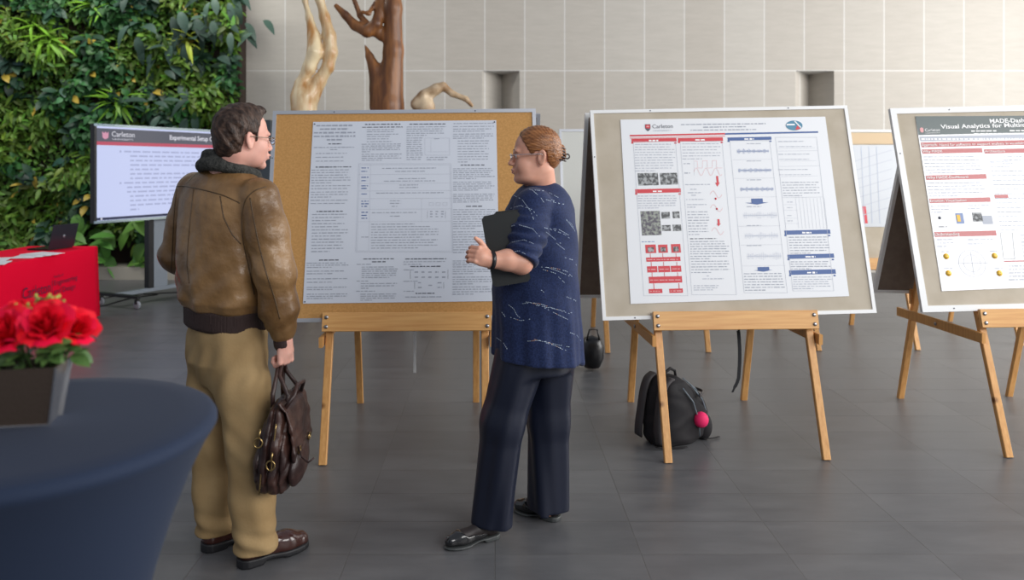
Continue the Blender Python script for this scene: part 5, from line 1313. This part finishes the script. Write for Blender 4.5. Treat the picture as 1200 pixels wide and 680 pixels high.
def shoe_parts(h, R_, L_, wd, top=.095, solez=.026, heelz=.036, flat=False):
    def sole(P):
        q = (P - h) @ R_; w_ = halfw(q[:, 0], L_, wd * 1.06)
        d = np.maximum(np.abs(q[:, 1]) - w_, np.maximum(-q[:, 0], q[:, 0] - L_)); arch = np.interp(q[:, 0] / L_, [0, .30, .34, .55, .62, 1], [0, 0, .012, .008, 0, .004])
        return smax(d * .8, np.maximum(q[:, 2] - np.interp(q[:, 0] / L_, [0, .35, .6, 1], [heelz, heelz * .9, solez, solez]), arch - q[:, 2]), .003)
    def upper(P):
        q = (P - h) @ R_; s_ = L_ / .30
        if not flat:
            d = chain(q, [(.045 * s_, 0, .055), (.13 * s_, 0, .056), (.20 * s_, 0, .044), (.262 * s_, 0, .034)], [wd * .74, wd * .76, wd * .82, wd * .66], .03)
            d = smin(d, cone(q, (.055 * s_, 0, .06), (.075 * s_, 0, top), .036, .036), .03)
        else:
            d = chain(q, [(.035 * s_, 0, .045), (.12 * s_, 0, .036), (.20 * s_, 0, .032), (.262 * s_, 0, .028)], [wd * .66, wd * .62, wd * .80, wd * .62], .03)
            d = smax(d, q[:, 2] - np.interp(q[:, 0] / L_, [0, .12, .35, .62, .72, 1], [.075, .070, .042, .046, .065, .07]), .004)
            d = smax(d, -ell(q, (.115 * s_, 0, .062), (.088 * s_, wd * .70, .030)), .004)
        w_ = halfw(q[:, 0], L_, wd); d = smax(d, (np.abs(q[:, 1]) - w_), .012)
        return smax(d, .016 - q[:, 2], .004)
    return sole, upper
for k, (hl, to, nm) in enumerate((((-1.022, 3.126), (-.785, 3.328), 0), ((-1.213, 3.257), (-.985, 3.46), 0))):
    h, R_, L_ = foot_frame(hl, to); so, up_ = shoe_parts(h, R_, L_, .052)
    lo = np.minimum(h, h + R_ @ np.array([L_, 0, 0])) - [.09, .09, .0]; hi = np.maximum(h, h + R_ @ np.array([L_, 0, 0])) + [.09, .09, .16]; lo[2] = -.012
    s1 = sdf_obj('shoe', up_, lo, hi, .0042, M_shoe, man, OM); sdf_obj('sole', so, lo, hi, .0042, M_sole, s1, OM)
    def fp(x, y, z): return tuple(np.asarray(h + R_ @ np.array([x, y, z], np.float32) - OM))
    b = MB()
    for j in range(3):
        xx = (.165 + .016 * j) * L_ / .30; b.tube([fp(xx, -.022, .085 - .006 * j), fp(xx + .004, 0, .095 - .007 * j), fp(xx, .022, .085 - .006 * j)], .0022, 6)
    b.build('laces', M_sole, s1)

# ------------------------------------------------------------ BRIEFCASE
BC = Wp(330, 516, 3.12); 
case = empty('briefcase', tuple(BC), 0, "worn dark brown leather briefcase with buckles hanging from the man's right hand", 'briefcase')
M_bl = mat('worn_oxblood_leather', (.022, .009, .008), .42, var=(.065, .028, .020), vscale=9, bump=.35, bscale=28, spec=.5, vr=(.42, .68)); M_brass = mat('aged_brass', (.42, .29, .12), .3, 1.0)
BCf = BC.astype(np.float32); Rc = rotz(math.radians(0)) @ roty(math.radians(6))
def bg_fn(P):
    q = (P - BCf) @ Rc; z = q[:, 2]; y = q[:, 1]
    wy = np.interp(z, [-.19, -.165, -.11, 0, .10, .16, .18], [.07, .125, .165, .178, .165, .14, .11])
    th = np.interp(z, [-.19, -.16, -.08, .02, .12, .175], [.040, .062, .074, .068, .046, .025])
    rho = (np.abs(q[:, 0] / th) ** 3 + np.abs(y / wy) ** 4 + 1e-9) ** .28
    d = (rho - 1) * .055
    d = smax(d, np.maximum(-.19 - z, z - .178), .03)
    gr = np.exp(-((q[:, 0] + .005) / .006) ** 2) * .007 + np.exp(-((q[:, 0] - .035) / .005) ** 2) * .005 + np.exp(-((q[:, 0] + .040) / .005) ** 2) * .004
    return d + gr * (y < -.02) + folds(q, .0016, 60, 9)
sdf_obj('bag_body', bg_fn, BCf - [.13, .24, .22], BCf + [.13, .24, .21], .0048, M_bl, case, BC)
def cw(x, y, z): return tuple(np.asarray(Rc @ np.array([x, y, z], np.float32)))
def flap(P):
    q = (P - BCf) @ Rc; z = q[:, 2]; xx = np.interp(z, [-.05, .0, .10, .155, .185], [.082, .082, .062, .040, .010])
    d = np.maximum(np.abs(q[:, 0] - xx) - .006, np.maximum(np.abs(q[:, 1]) - np.interp(z, [-.06, -.03, .17], [.09, .135, .15]), np.maximum(-.055 - z, z - .190)))
    return d * .7 + folds(q, .001, 70, 4)
sdf_obj('front_flap', flap, BCf - [.1, .22, .1], BCf + [.14, .22, .23], .0045, M_bl, case, BC)
b = MB(); b.box((0, 0, 0), (.022, .20, .12)); 
def pocket(P):
    q = (P - BCf) @ Rc; return smax(ell(q, (.078, -.01, -.075), (.030, .125, .085)), -.155 - q[:, 2], .01) + folds(q, .001, 70, 4)
sdf_obj('front_pocket', pocket, BCf - [.02, .2, .2], BCf + [.14, .2, .05], .005, M_bl, case, BC)
hp = hw + np.array([-.018, .015, -.088]) - BC
for sx, lean in ((-.030, -.02), (.018, .02)):
    b = MB(); pts = [cw(sx, -.075, .150), cw(sx + lean * .3, -.072, .20)]; ap = hp + np.array([sx * .25, 0, 0])
    pts += [tuple(ap + np.array([0, -.045, -.035])), tuple(ap + np.array([0, -.025, -.006])), tuple(ap), tuple(ap + np.array([0, .03, -.006])), tuple(ap + np.array([0, .055, -.04])), cw(sx + lean * .3, .072, .20), cw(sx, .075, .150)]
    b.tube(pts, [.009, .009, .008, .0085, .009, .0085, .008, .009, .009], 10); b.build('carry_handle', M_bl, case)
b = MB(); b.tube([cw(.02, -.12, .15), cw(.055, -.11, .215), cw(.045, -.03, .235), cw(.05, .06, .225), cw(.03, .12, .16)], .008, 8); b.build('shoulder_strap', M_bl, case)
for (x, z, tz) in ((.012, .02, .14), (-.024, -.05, .10)):
    b = MB(); b.tube([cw(x, -.172 + abs(t) * .06, z + t) for t in np.linspace(-.10, .10, 9)], .0028, 6); b.build('zipper', M_brass, case)
for (x, y, z) in ((-.045, -.176, .045), (.012, -.186, -.03)):
    b = MB(); b.tube([cw(x + .016 * math.cos(a), y, z + .018 * math.sin(a)) for a in np.linspace(0, 2 * PI, 14, endpoint=False)], .003, 6, closed=True); b.tube([cw(x, y, z + .018), cw(x + .001, y + .01, z + .05)], .004, 6); b.build('ring', M_brass, case)
b = MB()
for (yy) in (-.08, .08):
    b.tube([cw(.092, yy + .016 * math.cos(a), .0 + .014 * math.sin(a)) for a in np.linspace(0, 2 * PI, 12, endpoint=False)], .003, 6, closed=True)
b.build('buckle', M_brass, case)
b = MB(); b.tube([cw(.09, -.10, .02), cw(.11, -.12, -.01), cw(.14, -.13, -.025), cw(.16, -.13, -.005)], .004, 6); b.tube([cw(.092, -.08, -.012), cw(.098, -.082, -.06)], .006, 6); b.build('loose_buckle_strap', M_bl, case)

# ------------------------------------------------------------ WOMAN
OW = np.array([.13, 3.50, 0]); 
wom = empty('person', tuple(OW), 0, 'woman in navy tunic and wide dark trousers with auburn hair up, holding a black folder', 'person')
PWH = math.radians(181); Rw = rotz(PWH) @ roty(math.radians(2)); WC = Wp(627, 182, 3.42).astype(np.float32)
def wh(P): return (P - WC) @ Rw
YT = 3.47
def wX(px): return (px - VX) / F * YT
def wZ(py): return CAMZ - (py - VY) / F * YT
SWl = Wp(625, 240, 3.32); EWl = Wp(611, 308, 3.19); WWl = Wp(573, 305, 3.135)
SWr = np.array([wX(628), 3.62, wZ(240)]); EWr = np.array([wX(600), 3.66, wZ(312)]); WWr = np.array([wX(606), 3.42, wZ(312)])
LFw = [Wp(612, 410, 3.41), Wp(590, 495, 3.385), Wp(577, 607, 3.39)]
RFw = [Wp(646, 410, 3.53), Wp(643, 490, 3.56), Wp(642, 600, 3.575)]
pd_ = Wp(553, 296, 3.10) - WWl
def wom_body(P):
    q = wh(P); d = head_sdf(q, True)
    d = smin(d, cone(P, WC + Rw @ np.array([-.02, 0, -.06], np.float32), np.array([wX(634), YT, wZ(222)]), .060, .068), .025)
    d = smin(d, column(P, [wZ(420), wZ(380), wZ(300), wZ(250), wZ(225)], [wX(592), wX(592), wX(590), wX(602), wX(615)], [wX(668), wX(668), wX(664), wX(662), wX(655)], [YT - .15, YT - .16, YT - .15, YT - .15, YT - .06], [YT + .15, YT + .16, YT + .15, YT + .15, YT + .06]), .03)
    d = smin(d, chain(P, [SWl, EWl, EWl * .55 + WWl * .45 + [0, 0, .006], WWl], [.055, .047, .043, .029], .012), .02)
    d = smin(d, chain(P, [SWr, EWr, WWr], [.055, .044, .028], .01), .02)
    d = smin(d, hand_sdf(P, WWl, pd_, (-.30, 0, .95), (.10, 1, 0), (1.0, .75, .5), r=.0088, L_=(.072, .078, .074, .06), pal=.062, wid=.074, thumb=[(.015, .028, .004), (.040, .045, .004), (.064, .054, -.002), (.088, .058, -.004)], fat=1.0), .012)
    d = smin(d, hand_sdf(P, WWr, (-.8, -.5, .3), (0, 0, 1), (.2, -1, 0), (.3, .4, .3), r=.0085, L_=(.07, .08, .07, .06), pal=.07, wid=.072, thumb=[(.015, .028, .004), (.045, .05, .01), (.07, .055, .012)]), .012)
    for a in (LFw, RFw): d = smin(d, chain(P, a, [.08, .055, .038], .01), .02)
    return d
# ankles continue into the shoes
sdf_obj('body', wom_body, [-.16, 2.98, .02], [.46, 3.80, 1.80], .0032, [M_skinw, M_lip], wom, OW, paint_face(WC, Rw, 1.0), iters=1)
M_hairw = mat('auburn_hair', (.15, .052, .014), .36, var=(.36, .145, .048), vscale=2.2, vstretch=(6, 40, 50), bump=.35, bscale=2, bstretch=(10, 90, 110), vr=(.35, .65), spec=.5)
def wom_hair(P):
    q = wh(P); A = q.copy(); A[:, 1] = np.abs(A[:, 1])
    d = ell(A, (-.014, 0, .038), (.103, .0825, .092)); d = smin(d, ell(A, (-.062, 0, -.005), (.048, .058, .062)), .03)
    d = smin(d, ell(A, (-.094, 0, .006), (.028, .035, .034)), .02)
    xh = np.interp(q[:, 2], [-.09, -.045, -.02, .015, .04, .07, .10, .14], [-.060, -.048, .010, .030, .042, .058, .068, .06])
    zl = np.interp(q[:, 0], [-.12, -.07, -.050, -.046, .0, .03], [-.055, -.066, -.055, .012, .016, -.012])
    d = smax(d, np.maximum(q[:, 0] - xh, zl - q[:, 2]), .008)
    ang_ = np.arctan2(q[:, 2] - .0, q[:, 0] + .11)
    return d - .0011 * np.sin(ang_ * 70 + q[:, 1] * 25)
sdf_obj('hair', wom_hair, WC - [.15, .13, .12], WC + [.17, .13, .17], .003, M_hairw, wom, OW)
def hwp(x, y, z): return tuple(np.asarray(WC + Rw @ np.array([x, y, z], np.float32) - OW))
b = MB(); rg = random.Random(2)
for k in range(9):
    a0 = k * .7; b.tube([hwp(-.108 - .012 * math.cos(t + a0) - .003 * k * .4, (.026 - .002 * k) * math.sin(t * 1.0 + a0), .008 + .030 * math.cos(t * 1.0 + a0 * .6)) for t in np.linspace(0, 4.2, 12)], [.004 + .004 * math.sin(PI * i / 11) for i in range(12)], 7)
b.build('hair_bun', M_hairw, wom)
b = MB(); M_clip = mat('dark_tortoise_clip', (.05, .03, .028), .2)
for k in range(5):
    z = .030 - .013 * k; b.tube([hwp(-.100, -.036, z), hwp(-.124, -.022, z - .004), hwp(-.132, -.003, z - .008)], .0035, 6); b.tube([hwp(-.100, .036, z), hwp(-.124, .022, z - .004), hwp(-.132, .003, z - .008)], .0035, 6)
b.tube([hwp(-.140 + .010 * math.cos(a), -.006, -.010 + .010 * math.sin(a)) for a in np.linspace(0, 2 * PI, 14, endpoint=False)], .0032, 6, closed=True)
b.build('hair_claw_clip', M_clip, wom)
glasses(Rw, WC, 1.0, wom, OW, M_rim2, -.022)
for sy in (-1, 1):
    b = MB(); b.lathe([(.0118 * math.sin(PI * k / 10), -.0118 * math.cos(PI * k / 10)) for k in range(11)], hwp(.0762, sy * .031, -.002), 16); e = b.build('eyeball', M_eyew, wom)
    b = MB(); b.lathe([(.0045, 0), (.003, .0012), (0, .0016)], n=12, M=Matrix.Translation(hwp(.0872, sy * .0315, -.003)) @ Matrix.Rotation(-PI / 2, 4, 'Y')); b.build('iris', M_iris, e)
    b = MB(); b.tube([hwp(.090, sy * .014, .022), hwp(.092, sy * .028, .0265), hwp(.080, sy * .046, .021)], [.0018, .0024, .0012], 6); b.build('eyebrow', M_hairw, wom)

M_tun = mat('navy_knit_tunic', (.007, .014, .050), .75, var=(.018, .032, .100), vscale=150, sheen=.1, bump=.15, bscale=250, spec=.2)
def tunic_sleeve(P):
    d = chain(P, [SWl + [0, 0, -.01], (SWl + EWl) / 2 + [0, 0, 0], EWl + [.004, .0, .022]], [.083, .078, .066], .03)
    ax = (EWl - SWl) / np.linalg.norm(EWl - SWl); t = (P - SWl.astype(np.float32)) @ ax.astype(np.float32)
    d = d + .0055 * np.clip((t - .03) * 8, 0, 1) * np.sin(t * 150 + 1.6 * np.sin(P[:, 0] * 35) + P[:, 0] * 22)
    return smax(d, t - .262 - (P[:, 0] - EWl[0]) * .25, .006)
def tunic_body(P):
    n = 1
    d = column(P, [wZ(424), wZ(410), wZ(380), wZ(340), wZ(300), wZ(270), wZ(245), wZ(230), wZ(221), wZ(214)],
               [wX(577), wX(577), wX(577.5), wX(577), wX(580), wX(586), wX(592), wX(600), wX(608), wX(617)],
               [wX(683), wX(682), wX(681), wX(678), wX(677), wX(676), wX(672.5), wX(667), wX(661), wX(653)],
               [YT - .215, YT - .215, YT - .21, YT - .20, YT - .20, YT - .20, YT - .195, YT - .16, YT - .11, YT - .068],
               [YT + .215, YT + .215, YT + .21, YT + .20, YT + .20, YT + .20, YT + .195, YT + .16, YT + .11, YT + .068], 2.2)
    z = P[:, 2]; a = np.arctan2(P[:, 1] - YT, P[:, 0] - wX(630)); lowf = np.clip((1.15 - z) * 2.2, 0, 1)
    d = d + lowf * (.007 * np.sin(a * 9 + 1.0 + .8 * np.sin(z * 6)) + .003 * np.sin(a * 21 + z * 5)) + .003 * np.sin(z * 30 + a * 5) * (1 - lowf)
    hem = wZ(413) - (P[:, 0] - wX(578)) * .085 - .015 * (P[:, 0] > wX(668)) * (P[:, 0] - wX(668)) / .04
    return smax(d, hem - z, .003)
def tunic(P):
    r = chain(P, [SWr, EWr + [0, 0, .02]], [.083, .068], .03)
    return smin(smin(tunic_body(P), tunic_sleeve(P), .012), r, .02)
sdf_obj('tunic', tunic, [-.10, 3.02, wZ(432)], [.46, 3.86, 1.56], .0052, M_tun, wom, OW)
# silver dashes of the knit, laid on its surface along curved lines measured from the pattern
M_seq = mat('silver_sequin', (.62, .74, .86), .35, .4); M_seqc = mat('copper_sequin', (.75, .42, .22), .35, .4)
streaks = [((618, 222), (640, 224), (655, 232)), ((600, 228), (612, 234), (622, 248), (627, 262)), ((640, 234), (652, 238), (664, 240)), ((624, 223), (634, 232), (640, 242)), ((596, 245), (610, 241), (624, 246), (630, 254)), ((646, 234), (656, 239)),
           ((590, 268), (606, 263), (624, 268), (633, 278)), ((600, 284), (614, 281), (626, 286)), ((598, 296), (608, 294), (616, 298)), ((638, 267), (652, 271), (664, 276), (668, 280)), ((640, 272), (650, 280), (658, 286)), ((644, 268), (655, 269), (667, 276)),
           ((662, 256), (670, 263), (674, 272)), ((664, 258), (672, 268)), ((634, 313), (648, 314), (664, 318), (671, 325)), ((636, 316), (650, 320), (662, 332)), ((640, 313), (654, 318), (668, 324)), ((662, 302), (672, 305), (676, 312)),
           ((616, 354), (632, 356), (650, 362), (668, 368)), ((628, 358), (644, 361), (658, 364), (671, 367)), ((636, 360), (652, 368), (666, 375)), ((612, 356), (622, 355), (634, 358)), ((594, 356), (602, 362), (606, 370), (614, 376)), ((585, 330), (592, 334), (600, 334)), ((588, 366), (594, 374)),
           ((664, 348), (674, 352), (680, 362)), ((618, 400), (634, 399), (652, 404), (668, 407)), ((626, 398), (644, 402), (660, 410)), ((640, 402), (652, 406), (666, 412)), ((582, 396), (590, 402), (596, 412)), ((598, 372), (610, 376), (622, 374)), ((668, 390), (676, 393), (681, 400)), ((634, 340), (640, 345)), ((652, 285), (662, 293))]
sq = MB(); rg = random.Random(8); oc = np.array([0, 0, CAMZ], np.float32)
rays = []; meta = []
for st in streaks:
    P_ = [np.array(q, float) for q in st]
    for a, c in zip(P_[:-1], P_[1:]):
        L_ = np.linalg.norm(c - a); n_ = max(2, int(L_ / 2.1))
        for i in range(n_):
            if rg.random() < .28: continue
            q0 = a + (c - a) * i / n_; q1 = a + (c - a) * (i + .62) / n_
            for q in (q0, q1): rays.append(((q[0] - VX) / F, 1, -(q[1] - VY) / F))
            meta.append(1 if rg.random() < .2 and 605 < q0[0] < 655 and q0[1] > 300 else 0)
hits = cast(tunic, np.tile(oc, (len(rays), 1)), np.array(rays), 3.0, 3.75, 260)
for i, mi in enumerate(meta):
    a, c = hits[2 * i], hits[2 * i + 1]
    if a is None or c is None or np.linalg.norm(a - c) > .03: continue
    sq.tube([tuple(a - OW), tuple(c - OW)], .00115, 4, mi)
sq.build('silver_thread_pattern', [M_seq, M_seqc], wom)
M_tr = mat('black_navy_trousers', (.007, .010, .024), .42, spec=.45)
def wide(P):
    r = chain(P, [RFw[0], RFw[1], RFw[2] + [0, 0, -.06]], [.115, .094, .092], .04); l = chain(P, [LFw[0], LFw[1], LFw[2] + [-.005, 0, -.06]], [.115, .090, .086], .04)
    hip = column(P, [.70, .78, .95], [wX(588), wX(586), wX(586)], [wX(668), wX(670), wX(670)], [YT - .16] * 3, [YT + .16] * 3)
    z = P[:, 2]; x = P[:, 0]; y = P[:, 1]
    al = np.arctan2(y - 3.385, x - np.interp(z, [0, .45, .8], [-.01, .037, .118])); ar = np.arctan2(y - 3.56, x - .245)
    l = l + .007 * np.sin(al * 3 + 5 * z + .6 * np.sin(9 * z)) * np.clip((.85 - z) * 1.6, 0, 1) + .0025 * np.sin(al * 7 - 6 * z); r = r + .007 * np.sin(ar * 4 + 3 * z) * np.clip((.85 - z) * 1.6, 0, 1) + .0025 * np.sin(ar * 7 + 7 * z)
    d = smin(smin(l, r, .01), hip, .03)
    return smax(d, np.where(y < 3.485, .062 + (x + .02) * -.1, .05) - z, .004)
sdf_obj('wide_trousers', wide, [-.15, 3.2, .03], [.45, 3.78, .96], .0055, M_tr, wom, OW)
M_flat = mat('black_patent_leather', (.010, .010, .011), .2, coat=.6); M_tig = mat('sheer_black_tights', (.020, .014, .014), .55)
for (hl, to) in (((.018, 3.405), (-.2125, 3.276)), ((.295, 3.545), (.087, 3.665))):
    h, R_, L_ = foot_frame(hl, to); so, up_ = shoe_parts(h, R_, L_, .043, solez=.012, heelz=.022, flat=True)
    lo = np.minimum(h, h + R_ @ np.array([L_, 0, 0])) - [.08, .08, .0]; hi = np.maximum(h, h + R_ @ np.array([L_, 0, 0])) + [.08, .08, .13]; lo[2] = -.012
    s1 = sdf_obj('shoe', up_, lo, hi, .0036, M_flat, wom, OW); sdf_obj('sole', so, lo, hi, .0036, mat('dark_grey_sole', (.05, .055, .055), .45), s1, OW)
    def foot(P, h=h, R_=R_, L_=L_):
        q = (P - h) @ R_; s_ = L_ / .26
        d = chain(q, [(.035 * s_, 0, .045), (.10 * s_, 0, .050), (.17 * s_, 0, .036), (.22 * s_, 0, .028)], [.027, .027, .026, .020], .02); return smin(d, chain(q, [(.045, 0, .05), (.055, 0, .14)], [.030, .034], .02), .03)
    sdf_obj('tights_foot', foot, lo, hi + [0, 0, .06], .004, M_tig, wom, OW)
    b = MB()
    def fp(x, y, z): return tuple(np.asarray(h + R_ @ np.array([x * L_ / .26, y, z], np.float32) - OW))
    for j in range(3): b.tube([fp(.165 + .018 * j, -.034, .030), fp(.172 + .018 * j, -.015, .055 - .004 * j), fp(.176 + .018 * j, .015, .055 - .004 * j), fp(.170 + .018 * j, .034, .030)], .003, 6)
    b.build('toe_straps', M_flat, s1)
# wristband
b = MB(); ax = Vector(tuple(WWl - EWl)).normalized(); Q = ax.to_track_quat('Z', 'Y').to_matrix().to_4x4(); wc_ = Vector(tuple(WWl * .93 + EWl * .07 - OW))
b.lathe([(.033, -.008), (.0365, -.008), (.0365, .008), (.033, .008), (.033, -.008)], n=28, M=Matrix.Translation(wc_) @ Q); b.build('wristband', M_blk, wom)

# ------------------------------------------------------------ FOLDERS
def folder(TL, TR, BL, thk, label, pages=True):
    TL, TR, BL = [Vector(tuple(q)) for q in (TL, TR, BL)]; u_ = (TR - TL); w_ = u_.length; u_.normalize(); v_ = (TL - BL); v_ = v_ - u_ * v_.dot(u_); h_ = v_.length; v_.normalize(); n_ = u_.cross(v_)
    if n_.y > 0: n_ = -n_
    M = Matrix(((u_.x, v_.x, n_.x, BL.x), (u_.y, v_.y, n_.y, BL.y), (u_.z, v_.z, n_.z, BL.z), (0, 0, 0, 1)))
    root = empty('folder', M=M, label=label, cat='folder', group='black folders held by the woman')
    def rr(z, t, name, m, ins=0):
        b = MB(); c = .012; o_ = [(ins + c, ins), (w_ - ins - c, ins), (w_ - ins, ins + c), (w_ - ins, h_ - ins - c), (w_ - ins - c, h_ - ins), (ins + c, h_ - ins), (ins, h_ - ins - c), (ins, ins + c)]
        b.add([(x, y, z) for x, y in o_] + [(x, y, z + t) for x, y in o_], [tuple(range(7, -1, -1)), tuple(range(8, 16))] + [(i, (i + 1) % 8, 8 + (i + 1) % 8, 8 + i) for i in range(8)]); return b.build(name, m, root)
    rr(0, .003, 'front_cover', M_fold); rr(-thk - .003, .003, 'back_cover', M_fold)
    if pages: rr(-thk, thk, 'pages', mat('page_edges', (.50, .42, .33), .7), .004)
    return root
M_fold = mat('black_leatherette', (.017, .019, .019), .42, bump=.1, bscale=400)
folder(Wp(540, 258, 3.215), Wp(584, 250.5, 3.215), Wp(578, 337, 3.205), .012, 'front black folder, its cover facing the room, gripped in the woman\'s left hand')
folder(Wp(547, 251.5, 3.245), Wp(583.5, 248, 3.245), Wp(585, 322, 3.245), .010, 'rear black folder peeking out above the front one against her chest')
